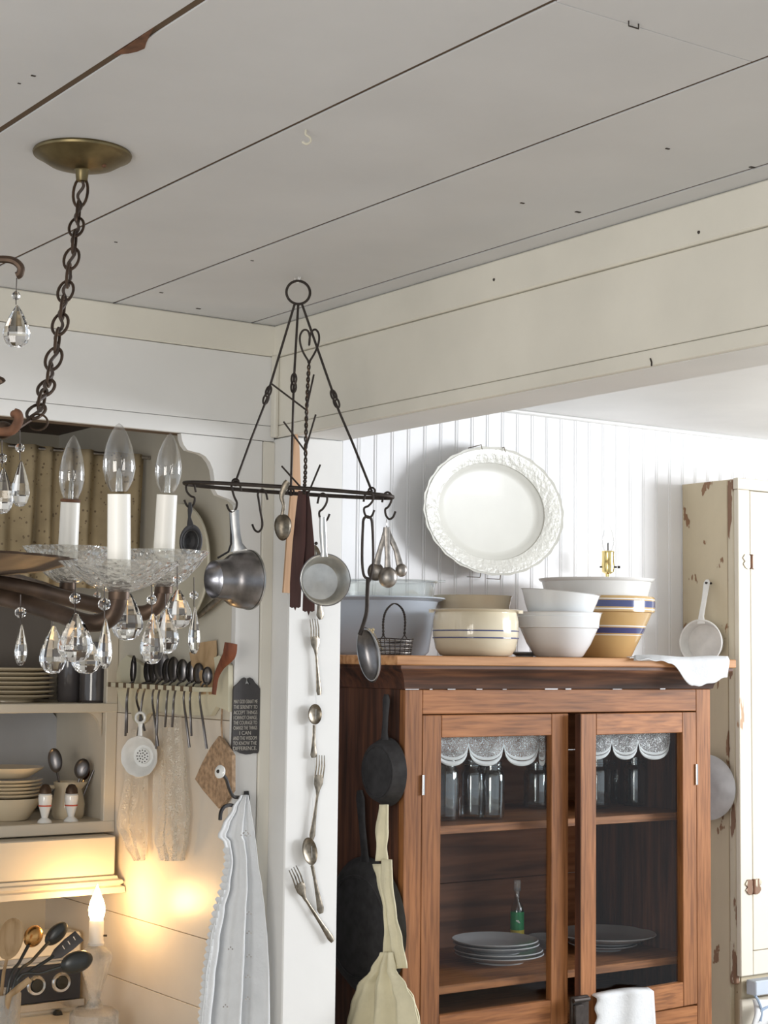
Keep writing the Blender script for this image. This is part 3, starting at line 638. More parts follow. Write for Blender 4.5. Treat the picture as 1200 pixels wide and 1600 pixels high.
p = onY(1166, 1505, YP)
MB().obox(Vector((XC+.008, YP+.032, p.z)), EX, EY, ZU, .026, .024, .13, .006).build('worn_corner', 'chippy_edge', cu, label='dark worn lower corner of the upper cupboard')
MB().box(XC+.012, XC+.62, YP+.01, YP+.02, 0, ZPB-.07, .002).build('lower_face', 'hutch_paint', cu, smooth=0)
MB().box(XC+.03, XC+.62, YP-.03, YP+.01, ZPB-.055, ZPB-.012, .003).build('ledge', 'enamel_greyblue', cu, smooth=0)
# crumpled white cloth with blue piping below
def crump(u, v):
    px = lerp(1176, 1225, u); y = lerp(1562, 1660, v)
    return onY(px+3*sin(v*9), y, YP-.05-.018*sin(u*7+v*3)-.02*sin(v*6))
ck = thing('striped_cloth', 'crumpled white cloth with blue lines below the painted cupboard', 'cloth', onY(1190, 1640, YP-.05))
MB().grid(crump, 16, 18).build('cloth', 'cloth_white', ck, smooth=180, solid=.003)
for pth in (((1180, 1556), (1185, 1564), (1190, 1580), (1188, 1596)), ((1188, 1580), (1198, 1574), (1210, 1570))):
    MB().tube(curve([onY(x, y, YP-.085) for x, y in pth], 5), .004, 6).build('blue_line', 'cloth_blue', ck)

# pan hung on the cupboard's side, its handle up
def side_pan(name, label, px, py, rpx, hand, m):
    c = onX(px, py, XC-.045); k = depth(c)/FPX; r = rpx*k
    t = thing(name, label, 'pan', c)
    ax = Vector((-.93, -.36, .02)).normalized()
    MB().lathe([(1e-5, -.006), (r*.80, -.006), (r*.84, -.002), (r*.98, .034), (r*1.02, .036), (r*1.0, .038), (r*.95, .036), (r*.79, .003), (1e-5, .001)], c, ax, 48).build('pan_body', m, t)
    if hand:
        top = onX(hand[0], hand[1], XC-.020)
        a = c+ZU*(r*1.0)+ax*.03
        MB().strip([a-ZU*.012, a+ZU*.01, lerp(a, top, .5), lerp(a, top, .93), top], [.026, .018, .017, .021, .012], .005, ax).build('handle', m, t)
        q_ = lerp(a, top, .92); MB().tube([Vector((XC-.001, q_.y+.004, q_.z)), q_+ax*.008], .0035, 8).build('nail', 'nail', t)
    return t
side_pan('enamel_pan', 'pale enamel pan hung by its handle on the chipped cupboard side', 1102, 1004, 35, (1105, 906), 'enamel_white')
c = onX(1104, 1230, XC-.03); ax = Vector((-.97, -.24, 0)).normalized(); k = depth(c)/FPX; r = 51*k
lid = thing('pan_lid', 'grey enamel pan lid hung behind the right side of the cabinet', 'lid', c)
MB().lathe([(1e-5, .028), (r*.5, .026), (r*.6, .022), (r*.8, .012), (r*.97, .002), (r, 0), (r*.97, -.002), (1e-5, .018)], c, ax, 48).build('lid_body', 'enamel_grey', lid)
MB().lathe([(1e-5, .046), (.012, .044), (.013, .038), (.006, .034), (.006, .026)], c, ax, 20).build('knob', 'enamel_grey', lid)

# ================================================================== HANGING POT RACK
DR = 3.36
def rk(x, y, d=DR): return at(x, y, d)
kp = DR/FPX
P0 = rk(451, 766)
rack = thing('pot_rack', 'dark iron hanging pot rack with narrow oval hoop under the ceiling', 'pot rack', P0)
hoop = [P0+RH*(.209*cos(t))+FH*(.062*sin(t))+ZU*(-.0117*cos(t)) for t in [2*pi*i/72 for i in range(72)]]
def squash(t): return P0+RH*(.209*cos(t))+FH*(.062*(1 if sin(t) > 0 else -1)*abs(sin(t))**.8)+ZU*(-.0117*cos(t))
hoop = [squash(2*pi*i/72) for i in range(72)]
MB().tube(hoop, .0040, 8, True).build('hoop', 'iron', rack)
rc = rk(466, 457)
MB().tube([rc+RH*(.0235*cos(t))+ZU*(.0235*sin(t))+FH*(.003*cos(t)) for t in [2*pi*i/32 for i in range(32)]], .0027, 8, True).build('top_ring', 'iron', rack)
ho = Vector((rc.x, rc.y, HC))
MB().tube(curve([ho, ho-ZU*.008, rc+ZU*.032+RH*.004, rc+ZU*.0235-ZU*.003, rc+ZU*.0225-RH*.006, rc+ZU*.029-RH*.007], 5), .0011, 8).build('ceiling_hook', 'white_paint', rack)
def loop(c, rx, rz, d, r=.0022):
    return [c+d*0+(RH*cos(t)*rx+ZU*sin(t)*rz) for t in [2*pi*i/16 for i in range(16)]]
def rod(a, j, b, bd):
    A, J, B = rk(*a), rk(*j), rk(*b, DR)+FH*bd
    MB().tube([A, lerp(A, J, .5), J], .0025, 8).build('hanger_rod', 'iron', rack)
    MB().tube([J-ZU*.006, lerp(J, B, .5), B, B-ZU*.006+NC*.002], .0025, 8).build('hanger_rod', 'iron', rack)
    d = (B-A).normalized(); s = d.cross(FH).normalized()
    for q in (J-d*.006, J+d*.010):
        MB().tube([q+d*(.011*cos(t))+s*(.005*sin(t)) for t in [2*pi*i/16 for i in range(16)]], .0021, 6, True).build('joint_loop', 'iron', rack)
    MB().tube([B+(RH*cos(t)+ZU*sin(t))*.0065 for t in [2*pi*i/14 for i in range(14)]], .0022, 6, True).build('joint_loop', 'iron', rack)
rod((461, 473), (418, 616), (371, 757), -.045)
rod((466, 475), (459, 597), (452, 764), .058)
rod((471, 473), (523, 622), (581, 770), -.038)

# heart-topped twisted wire hanger with prongs
DH = DR-.05
def hk(x, y): return at(x, y, DH)
hh = thing('heart_hanger', 'twisted wire hanger with heart top and upturned prongs on the pot rack', 'hanger', hk(475, 765))
ht = [(483, 566), (474, 551), (469, 536), (469, 524), (474, 516), (481, 517), (484, 527), (483, 540), (484, 527), (487, 518), (493, 515), (498, 522), (498, 535), (492, 551), (483, 566)]
MB().tube(curve([hk(x, y) for x, y in ht], 4), .0021, 8).build('heart', 'iron', hh)
st = curve([hk(483, 564), hk(480, 620), hk(478, 680), hk(477, 740), hk(475, 772)], 24)
for s in (0, pi):
    MB().tube([p+(RH*cos(i*.75+s)+FH*sin(i*.75+s))*.0022 for i, p in enumerate(st)], .0019, 6).build('twisted_wire', 'iron' if s else 'bronze', hh)
for a, c in (((479, 641), (425, 602)), ((479, 638), (491, 588)), ((477, 705), (444, 661)), ((477, 703), (494, 650)), ((476, 768), (441, 730)), ((480, 775), (501, 728))):
    MB().tube([hk(*a), hk(*c)+NC*.02], .0019, 8).build('prong', 'iron', hh)

# dark mahogany paddles hung below the hanger
def paddle(pts, ws, lab, d, tip):
    P = [at(x, y, d) for x, y in pts]; k = d/FPX
    b = MB(); L = []; Rr_ = []
    for (x, y), w_ in zip(pts, ws): L.append(at(x-w_/2, y, d)); Rr_.append(at(x+w_/2, y, d))
    x, y = pts[-1]; w_ = ws[-1]
    bot = [at(x+w_*(-.30), y+2, d), at(x-w_*.12, y+1, d), at(x, y+tip, d), at(x+w_*.12, y+1, d), at(x+w_*.30, y+2, d)]
    b.prism(L+bot+Rr_[::-1], FH*.007); return b.build('wooden_paddle', 'wood_mahogany', label=lab, cat='paddle', smooth=20, group='dark paddles on the pot rack')
paddle([(472, 767), (470, 800), (467, 850), (462, 910), (461, 948)], [12, 16, 20, 18, 17], 'dark mahogany paddle hung from the wire hanger, the left one', DR-.035, 6)
paddle([(477, 767), (479, 800), (482, 850), (483, 910), (482, 954)], [10, 15, 18, 18, 19], 'dark mahogany paddle behind the small pan, the right one', DR-.025, 8)
# tan pointed slat on the post
pts = [(463, 664), (468, 700), (470, 760), (465, 840), (459, 927), (443, 926), (449, 840), (456, 760), (459, 700)]
MB().prism([onY(x, y, 3.186) for x, y in pts], Vector((0, .006, 0))).build('wooden_pointer', 'wood_tan', label='long tan pointed wooden slat hanging on the white post', cat='wooden pointer', smooth=20)

# S hooks
def shook(label, top, bot, flip=1, d=DR, grp='S hooks on the pot rack'):
    (x0, y0), (x1, y1) = top, bot; w_ = 6
    pts = [(x0+flip*(w_+4), y0+9), (x0+flip*(w_+1), y0-3), (x0+flip*1, y0-7), (x0-flip*5, y0-1), (x0-flip*4, y0+8), (lerp(x0, x1, .5), lerp(y0, y1, .5)), (x1+flip*4, y1-12), (x1+flip*3, y1-3), (x1-flip*2, y1+3), (x1-flip*8, y1), (x1-flip*12, y1-9)]
    MB().tube(curve([at(x, y, d) for x, y in pts], 4), .0022, 8).build('s_hook', 'iron', label=label, cat='hook', group=grp)
shook('iron hook at the left end of the rack holding the dark strainer', (296, 760), (300, 790), 1, DR+.01)
shook('iron hook holding the tin canning funnel', (367, 758), (366, 797), 1, DR-.05)
shook('empty iron S hook hanging between funnel and spoon', (408, 772), (406, 828), 1, DR+.055)
shook('iron hook holding the small round pan', (506, 778), (503, 812), -1, DR-.05)
shook('iron hook holding the wire-handled ladle', (578, 775), (573, 806), -1, DR-.045)
shook('iron hook at the right tip holding the measuring spoons', (607, 776), (606, 808), -1, DR)

# dark strainer on the first hook
d = DR; k = d/FPX
sp = thing('oval_strainer', 'dark oval metal strainer hung at the left end of the rack', 'strainer', at(300, 870, d))
MB().strip([at(x, y, d) for x, y in ((297, 785), (297, 797), (296, 808), (297, 818), (298, 826))], [.006, .010, .006, .012, .016], .004, NC).build('handle', 'cast_iron', sp)
c = at(298, 846, d); nn = (NC*.8+RH*.5-ZU*.1).normalized(); aa = nn.cross(ZU).normalized()
MB().lathe([(1e-5, -.012), (.012, -.012), (.018, -.004), (.021, 0), (.027, .002), (.030, .001), (.027, -.001), (.019, -.006), (1e-5, -.015)], c, nn, 40, .85, 1.15).build('bowl', 'cast_iron', sp)
MB().lathe([(.0185, .001), (.0195, .0025), (.0205, .001)], c, nn, 40, .85, 1.15).build('inner_ring', 'tin', sp)

# canning funnel
d = DR-.03; k = d/FPX
fn = thing('canning_funnel', 'dark tin wide-mouth funnel with strap handle on the pot rack', 'funnel', at(370, 945, d))
c = at(388, 906, d); ax = (-RH*.80+NC*.60-ZU*.03).normalized()
MB().lathe([(.053, -.004), (.0575, -.001), (.059, .003), (.0575, .010), (.056, .022), (.052, .035), (.046, .044), (.0415, .048), (.0395, .055), (.0375, .080), (.0358, .080), (.037, .053), (.045, .040), (.054, .015)], c, ax, 56).build('funnel_body', 'tin_dark', fn)
MB().lathe([(.0545, -.003), (.0600, -.0035), (.0600, .0005), (.0545, .001)], c, ax, 56).build('rolled_rim', 'tin', fn)
hp = [at(x, y, d-.02) for x, y in ((366, 797), (367, 815), (369, 835), (371, 850), (373, 860))]
MB().strip(hp, [.019, .018, .017, .020, .034], .004, NC).build('handle', 'tin', fn)
MB().tube([at(x, y, d-.005) for x, y in ((360, 800), (361, 830), (361, 850), (357, 862), (340, 872))], .0022, 6).build('handle_wire', 'cast_iron', fn)
b = MB(); pl_ = [at(x, y, d+.004) for x, y in ((383, 858), (400, 864), (406, 872), (407, 900), (409, 928), (405, 941), (392, 946), (385, 930), (386, 890))]
b.prism(pl_, FH*.002).build('flange', 'aluminium', fn)

# tin spoon
def spoon(name, label, cat_, bowl_c, bw, bh, dep, nrm, up, hpts, hw, th, m, grp=None, egg=0, hm=None):
    t = thing(name, label, cat_, bowl_c, grp)
    nrm = nrm.normalized(); up = (up-nrm*up.dot(nrm)).normalized(); sd = up.cross(nrm).normalized()
    MB().bowl(bowl_c, sd*bw, up*bh, -nrm, dep, egg=egg).build('bowl', m, t)
    MB().strip(curve(hpts, 4) if len(hpts) > 2 else hpts, lerpw(hw, (len(hpts)-1)*4+1) if len(hpts) > 2 else hw, th, nrm).build('handle', hm or m, t)
    return t
def lerpw(ws, n):
    out = []
    for i in range(n):
        f = i/(n-1)*(len(ws)-1); j = min(int(f), len(ws)-2); out.append(lerp(ws[j], ws[j+1], f-j))
    return out
d = DR-.07; k = d/FPX
spoon('tablespoon', 'old tin spoon hanging bowl down on the rack beside the dark paddles', 'spoon', at(442, 822, d), 13.5*k, 21*k, .010, -NC, ZU, [at(x, y, d) for x, y in ((441, 805), (443, 790), (440, 775), (446, 758), (450, 752))], [6*k, 5*k, 8*k, 11*k, 9*k], .003, 'silver_dull', egg=-.1)

# small round pan
d = DR-.06; k = d/FPX
pn = thing('small_saucepan', 'small round aluminium pan hung with its shiny inside showing', 'pan', at(508, 945, d))
c = at(508, 906, d); ax = (NC*.94+RH*.30+ZU*.05).normalized()
MB().lathe([(1e-5, -.040), (.034, -.040), (.037, -.037), (.049, -.002), (.0515, 0), (.0510, .002), (.0485, .0005), (.0358, -.0355), (1e-5, -.037)], c, ax, 56).build('pan_body', 'aluminium', pn)
MB().tube([c+ax*.001+(ax.cross(ZU).normalized()*cos(t)+ax.cross(ax.cross(ZU).normalized())*sin(t))*.0512 for t in [2*pi*i/56 for i in range(56)]], .0012, 6, True).build('rim', 'tin_dark', pn)
MB().strip([at(x, y, d-.012) for x, y in ((506, 870), (506, 862), (505, 840), (504, 820), (504, 808))], [13*k, 9*k, 11*k, 11*k, 10*k], .007, NC).build('handle', 'aluminium', pn)

# wire-handled ladle
d = DR-.045; k = d/FPX
ld = thing('wire_ladle', 'long wire-handled skimmer ladle with dull glassy bowl on the rack', 'ladle', at(575, 1060, d))
path = [(578, 905), (569, 900), (566, 880), (566, 850), (567, 825), (568, 812), (573, 807), (580, 811), (582, 825), (583, 850), (583, 880), (580, 900), (576, 910)]
MB().tube(curve([at(x, y, d) for x, y in path], 4), .0028, 8).build('handle_loop', 'iron', ld)
MB().tube(curve([at(x, y, d) for x, y in ((575, 904), (574, 930), (573, 955), (568, 975), (562, 992))], 5), [.0042]*21, 8).build('shank', 'iron', ld)
cc = at(575, 1022, d); upv = (ZU*.97-RH*.18).normalized(); nn = (NC*.75-RH*.62).normalized()
sd = upv.cross(nn).normalized()
MB().bowl(cc, sd*.026, upv*.053, -nn, .020, egg=-.08).build('bowl', 'tin_dark', ld)
MB().tube([cc+sd*(.026*cos(t))+upv*(.053*sin(t)) for t in [2*pi*i/40 for i in range(40)]], .0012, 6, True).build('bowl_rim', 'tin', ld)

# measuring spoons on a ring
d = DR-.005; k = d/FPX
MB().tube([at(604, 819, d)+(FH*cos(t)*.006+ZU*sin(t)*.009) for t in [2*pi*i/16 for i in range(16)]], .0009, 6, True).build('split_ring', 'chrome', label='thin wire ring joining the measuring spoons', cat='ring')
for (bx, by, br, dd, hx, lab) in ((587, 893, 13, .012, 597, 'pewter measuring spoon turned away, left of the set of three'), (606, 902, 15, -.012, 604, 'largest pewter measuring spoon in the middle of the set'), (627, 891, 9.5, .0, 612, 'smallest pewter measuring spoon at the right of the set')):
    spoon('measuring_spoon', lab, 'spoon', at(bx, by, d+dd), br*k, br*k*1.1, br*k*.8, (NC if bx != 587 else -NC)*-1, ZU, [at(lerp(604, bx, .02), 824, d+dd), at(lerp(604, bx, .12), 835, d+dd), at(lerp(604, bx, .6), by-34, d+dd), at(bx-(bx-604)*.1, by-br+2, d+dd)], [9*k, 10*k, 8*k, 11*k], .003, 'pewter', 'measuring spoons on one ring')

# ================================================================== CUTLERY STRUNG DOWN THE POST
YU = 3.190
kU = depth(onY(490, 1150, YU))/FPX
NU = Vector((0, -1, 0))
def pu(x, y, o=0): return onY(x, y, YU-o)
def fork(label, tine, neck, end, w_=17):
    a, nk, e = pu(*tine), pu(*neck), pu(*end)
    t = thing('table_fork', label, 'fork', e, 'cutlery strung down the white post')
    up = (a-nk).normalized(); sd = up.cross(NU).normalized(); L = (a-nk).length; W = w_*kU
    base_ = nk+up*(L*.48)
    for i in range(4):
        s = (i-1.5)/1.5*(W/2-W*.09)
        MB().strip([base_+sd*s-up*.004, base_+sd*s+up*(L*.25)+NU*.003, base_+sd*s*.95+up*(L*.52)], [W*.16, W*.15, W*.08], .0022, NU, 6).build('tine', 'silver_dull', t)
    MB().strip([nk-up*.004, nk+up*(L*.12), nk+up*(L*.28), base_, base_+up*.002], [W*.25, W*.45, W*.95, W, W*.95], .0026, NU).build('fork_head', 'silver_dull', t)
    MB().strip([nk+up*.002, lerp(nk, e, .25), lerp(nk, e, .6), lerp(nk, e, .9), e], [W*.26, W*.28, W*.42, W*.62, W*.4], .0034, NU).build('handle', 'silver_dull', t)
def pspoon(label, c, bw, bh, neck, end, m='silver_dull', hw=.5):
    C_, nk, e = pu(*c, .004), pu(*neck), pu(*end); up = (C_-nk).normalized()
    W = bw*2*kU
    spoon('teaspoon', label, 'spoon', C_, bw*kU, bh*kU, -.006, -NU, up, [nk+up*.002, lerp(nk, e, .3), lerp(nk, e, .65), lerp(nk, e, .9), e], [W*.25, W*.22, W*.35, W*hw, W*.3], .003, m, 'cutlery strung down the white post')
pspoon('silver spoon strung topmost, its handle end showing under the small pan', (493, 870), 10, 19, (495, 892), (501, 968), hw=.75)
fork('first fork on the post, hanging below the small pan', (490, 967), (494, 1022), (499, 1086))
pspoon('round-bowled dark spoon strung in the middle of the post', (492, 1116), 12.5, 16, (491, 1134), (490, 1184))
fork('long fork in the middle of the strung cutlery', (501, 1180), (496, 1242), (487, 1312), 18)
pspoon('spoon with tarnished bowl low on the post above the last fork', (484, 1330), 13, 22, (488, 1353), (502, 1427))
fork('lowest fork, hanging tilted on the post', (457, 1356), (477, 1405), (520, 1471), 18)
MB().tube([pu(494, 850), pu(495, 905), pu(493, 1000), pu(494, 1100), pu(492, 1190), pu(486, 1300), pu(490, 1400), pu(482, 1405)], .0005, 5).build('string', 'cloth_white', label='thin white string holding the cutlery on the post', cat='string')
MB().sphere(pu(494, 849), .004, 8, 6).build('tack', 'iron', label='small dark tack at the top of the cutlery string', cat='tack')

# ================================================================== SKILLETS AND CLOTH ON THE CABINET'S SIDE
XSK = X0-.03
def skillet(label, c, r, hand, handw):
    C_ = onX(*c, XSK); ax = Vector((-1, 0, 0))
    t = thing('iron_skillet', label, 'skillet', C_, 'skillets on the cabinet side')
    MB().lathe([(1e-5, .010), (r*.80, .010), (r*.84, .007), (r, -.020), (r*.97, -.020), (r*.82, .003), (1e-5, .005)], C_, ax, 48).build('skillet_body', 'cast_iron', t)
    MB().lathe([(r*.70, .009), (r*.71, .0118), (r*.74, .0118), (r*.75, .009)], C_, ax, 48).build('base_ring', 'cast_iron', t)
    T = onX(*hand, XSK+.012); A = C_+ZU*(r*.95)+EX*.012
    MB().strip([A-ZU*.01, A+ZU*.015, lerp(A, T, .5), lerp(A, T, .88), T], [handw*1.6, handw, handw*.9, handw*1.25, handw*.7], .009, ax).build('handle', 'cast_iron', t)
skillet('smaller cast-iron skillet hung high on the dark cabinet side', (594, 1206), .082, (604, 1085), .024)
skillet('large cast-iron skillet hung low on the dark cabinet side', (562, 1448), .165, (562, 1235), .03)
# cream cloth apron bunched on the side
ap = thing('cream_apron', 'cream cotton apron hanging bunched beside the large skillet', 'apron', onX(600, 1600, X0-.05))
def sheet(rows, plane, nf, amp, nrm, nu=24, nv=40, twist=0, ph=0):
    def fn(u, v):
        y0, y1 = rows[0][0], rows[-1][0]; y = lerp(y0, y1, v)
        for a, c in zip(rows[:-1], rows[1:]):
            if a[0] <= y <= c[0]+1e-6:
                f = (y-a[0])/(c[0]-a[0]); f = f*f*(3-2*f); xl = lerp(a[1], c[1], f); xr = lerp(a[2], c[2], f); break
        A = amp*min(1, .25+v*1.2)
        return plane(lerp(xl, xr, u), y)+nrm*(A*sin(u*nf*pi+ph+twist*v)+A*.4*sin(u*nf*2.3*pi+1+v*3))
    return MB().grid(fn, nu, nv)
plA = lambda x, y: onX(x, y, X0-.055)
sheet([(1257, 594, 606), (1300, 588, 605), (1325, 590, 602), (1345, 588, 604)], plA, 2, .006, -EX, 10, 16).build('strap', 'cloth_cream', ap, smooth=180, solid=.004)
sheet([(1343, 597, 612), (1380, 596, 613), (1430, 605, 618), (1470, 610, 627), (1513, 621, 634)], plA, 2, .006, -EX, 12, 24).build('tie_end', 'cloth_cream', ap, smooth=180, solid=.003)
sheet([(1350, 583, 600), (1372, 590, 602), (1420, 600, 608), (1455, 602, 612), (1480, 600, 612), (1505, 598, 614)], plA, 2, .005, -EX, 10, 24).build('neck_band', 'cloth_cream', ap, smooth=180, solid=.004)
sheet([(1488, 597, 612), (1515, 584, 616), (1540, 564, 632), (1570, 555, 646), (1600, 549, 652), (1660, 543, 655)], lambda x, y: onX(x, y, X0-.075), 5, .018, -EX, 36, 30, ph=.6).build('body', 'cloth_cream', ap, smooth=180, solid=.003)
sheet([(1530, 612, 628), (1560, 622, 646), (1590, 632, 653), (1660, 636, 660)], lambda x, y: onX(x, y, X0-.05), 2, .010, -EX, 12, 20).build('ruffle', 'cloth_cream', ap, smooth=180, solid=.004)

# ================================================================== CHANDELIER (swagged chain, crystal drops)
DC = 2.1
CC = at(-149, 890, DC); CX, CY = CC.x, CC.y
def zc(y, d=DC): return at(-149, y, d).z
chd = thing('chandelier', 'old bronze chandelier with candle bulbs and crystal drops at left', 'chandelier', (CX, CY, zc(985)))
MB().lathe([(1e-5, zc(985)-CC.z), (.012, zc(975)-CC.z), (.02, zc(955)-CC.z), (.012, zc(930)-CC.z), (.03, zc(905)-CC.z), (.012, zc(880)-CC.z), (.010, zc(800)-CC.z), (.022, zc(740)-CC.z), (.014, zc(690)-CC.z), (.024, zc(665)-CC.z), (.008, zc(640)-CC.z), (.007, zc(430)-CC.z), (.016, zc(410)-CC.z), (.010, zc(385)-CC.z), (.003, zc(370)-CC.z), (.003, HC-CC.z)], Vector((CX, CY, CC.z)), seg=24).build('stem', 'bronze', chd)
R0 = .212
MB().lathe([(.02, zc(905)-CC.z), (.10, zc(903)-CC.z+.004), (.17, zc(900)-CC.z+.010), (R0, zc(893)-CC.z+.016), (R0-.002, zc(893)-CC.z+.019), (.16, zc(900)-CC.z+.014), (.02, zc(905)-CC.z+.005)], Vector((CX, CY, CC.z)), seg=144, wob=lambda i, t: 1+(.012*sin(36*t) if i in (3, 4) else 0)).build('pan', 'bronze', chd, label='brown scalloped metal pan')
def candle(base, top, d, rs, bulb, rb, dish_y, rim_y, rd, armpts, collar):
    k = d/FPX
    a, c = at(*base, d), at(*top, d)
    ax = (c-a).normalized(); L = (c-a).length
    arm = MB().tube(curve([at(x, y, dd) for x, y, dd in armpts], 6), .0105, 12).build('arm', 'bronze', chd)
    bc = at(base[0], dish_y, d); hz_ = at(base[0], rim_y, d).z-bc.z
    MB().lathe([(.006, 0), (.016, .001), (rd*.55, hz_*.25), (rd*.85, hz_*.65), (rd, hz_), (rd*1.01, hz_+.001), (rd*.84, hz_*.72), (rd*.53, hz_*.33), (.014, .004)], bc, seg=96, wob=lambda i, t: 1+(.10*abs(sin(5*t)) if i in (4, 5) else (.012*sin(20*t) if i in (2, 3, 6, 7) else 0))).build('bobeche', 'frosted_glass', arm)
    MB().tube([bc-ZU*.008, bc+ZU*.006], .012, 14).build('cup', 'bronze', arm)
    MB().lathe([(rs*1.0, -.012), (rs, 0), (rs*.97, L), (rs*.72, L), (1e-5, L)], a, ax, 28).build('candle_sleeve', 'candle_sleeve', arm)
    if collar: MB().lathe([(rs*.85, L), (rs*1.02, L+.001), (rs*1.02, L+.004), (rs*.8, L+.005)], a, ax, 24).build('bulb_collar', 'rust', arm)
    h = bulb*k; o_ = c+ax*.003
    bl = MB().lathe([(rb*.5, 0), (rb*.62, h*.04), (rb*.86, h*.16), (rb, h*.33), (rb*.97, h*.46), (rb*.8, h*.66), (rb*.52, h*.84), (rb*.22, h*.96), (1e-5, h)], o_, ax, 32).build('bulb', 'bulb_glass', arm)
    MB().lathe([(rb*.22, 0), (rb*.18, h*.25), (rb*.10, h*.32), (1e-5, h*.34)], o_, ax, 12).build('bulb_stem', 'dish_glass', arm)
    for s in (-1, 1): MB().tube([o_+ax*(h*.3)+RH*(s*rb*.08), o_+ax*(h*.46)+RH*(s*rb*.28)], .0005, 5).build('filament', 'nail', arm)
    return arm
candle((186, 893), (186, 772), 1.90, .0133, 107, .0185, 926, 880, .062, ((-149, 905, 2.1), (0, 933, 2.0), (80, 955, 1.94), (135, 973, 1.91), (168, 968, 1.90), (183, 945, 1.90), (186, 920, 1.90)), False)
candle((106, 866), (110, 785), 2.42, .0142, 102, .0185, 912, 856, .060, ((-149, 900, 2.1), (0, 905, 2.26), (60, 918, 2.38), (98, 930, 2.42), (107, 915, 2.42), (107, 908, 2.42)), True)
candle((256, 864), (261, 773), 2.25, .0142, 93, .0180, 918, 862, .055, ((-149, 900, 2.1), (0, 912, 2.13), (110, 936, 2.2), (180, 952, 2.24), (225, 958, 2.25), (249, 940, 2.25), (255, 912, 2.25)), False)

def drop(px, ybead, y0, y1, wpx, d, rb=9, turn=0, wire=None, par=None):
    k = d/FPX; par = par or chd
    top = at(px, y0, d); bot = at(px, y1, d); h = (top-bot).length; c = bot
    f = turn
    a = RH*cos(f)+FH*sin(f)
    pr_ = [(1e-5, 0), (.22, .02), (.38, .10), (.49, .25), (.5, .34), (.44, .5), (.32, .68), (.18, .85), (.07, .97), (1e-5, 1)]
    ro = MB().lathe([(r*wpx*k+1e-6, z*h) for r, z in pr_], c, ZU, 12, 1, .55, xd=a).build('crystal_drop', 'crystal', par, smooth=0)
    if ybead:
        bb = at(px, ybead, d); MB().lathe([(rb*k*sin(pi*i/6)+1e-6, -rb*k*cos(pi*i/6)) for i in range(7)], bb, ZU, 8).build('crystal_bead', 'crystal', ro, smooth=0)
        MB().tube([at(px, y0, d), bb, at(px+(wire or 0), ybead-28, d)], .0007, 5).build('wire', 'iron', ro)
    else:
        MB().tube([at(px, y0+2, d), at(px+(wire or 0), y0-22, d)], .0007, 5).build('wire', 'iron', ro)
for a in ((32, 957, 975, 1040, 24, 1.92, 9, 1.0), (82, None, 976, 1053, 42, 1.97, 9, .2), (117, 935, 957, 1035, 56, 1.88, 9, 0), (134, None, 992, 1053, 46, 1.93, 9, .3), (163, 944, 966, 1045, 30, 1.86, 10, 1.0),
          (198, None, 922, 1001, 50, 1.95, 9, .2), (237, 937, 957, 1038, 40, 1.93, 8, .5), (258, None, 950, 1022, 42, 2.0, 9, .1), (277, 905, 920, 982, 46, 2.2, 7, .3), (303, 930, 948, 1022, 24, 2.24, 7, .9), (246, 928, 945, 1000, 24, 2.3, 7, .8), (152, 930, 945, 985, 20, 2.4, 6, .5)):
    drop(*a)
# upper scrolls with their own drops, and the hub where the chain ends
sc_ = MB().tube(curve([at(x, y, 2.1) for x, y in ((-149, 430), (-90, 415), (-30, 406), (0, 405), (20, 407), (32, 417), (31, 428), (26, 431))], 5), [.0048]*36, 8).build('scroll_arm', 'bronze', chd)
drop(25, 462, 476, 543, 43, 2.1, 7, .1, 1, sc_)
sc2 = MB().tube(curve([at(x, y, 2.05) for x, y in ((-149, 655), (-80, 668), (-20, 672), (15, 674), (28, 660), (28, 648), (22, 645))], 5), [.006]*31, 10).build('scroll_arm', 'rust', chd)
MB().sphere(at(22, 647, 2.05), .005, 10, 6).build('finial', 'rust', sc2)
MB().sphere(at(4, 672, 2.06), .014, 12, 8, .8).build('hub_knob', 'bronze', sc2)
drop(31, 700, 719, 792, 30, 2.03, 7.5, .5, 0, sc2); drop(3, 716, 730, 803, 34, 2.0, 8, .2, 0, sc2); drop(-40, 716, 730, 803, 34, 2.0, 8, .2, 0, sc2)
MB().tube(curve([at(x, y, 2.2) for x, y in ((-149, 600), (-60, 600), (-20, 590), (0, 594), (4, 598))], 5), [.005]*21, 8).build('scroll_arm', 'bronze', chd)
for ang in (150, 205, 250):          # arms out of the picture at the left
    t = math.radians(ang); e = Vector((CX, CY, CC.z))+RH*(.33*cos(t))+FH*(.33*sin(t))
    cpts = [Vector((CX, CY, CC.z)), lerp(Vector((CX, CY, CC.z)), e, .5)-ZU*.05, e-ZU*.06, e+ZU*.0]
    ar = MB().tube(curve(cpts, 6), .0105, 10).build('arm', 'bronze', chd)
    MB().lathe([(.006, 0), (.03, .008), (.058, .028), (.05, .022), (.014, .005)], e, seg=48).build('bobeche', 'frosted_glass', ar)
    MB().tube([e+ZU*.004, e+ZU*.09], .0133, 20).build('candle_sleeve', 'candle_sleeve', ar)
    MB().lathe([(.01, .09), (.018, .115), (.015, .14), (1e-5, .168)], e, seg=20).build('bulb', 'bulb_glass', ar)
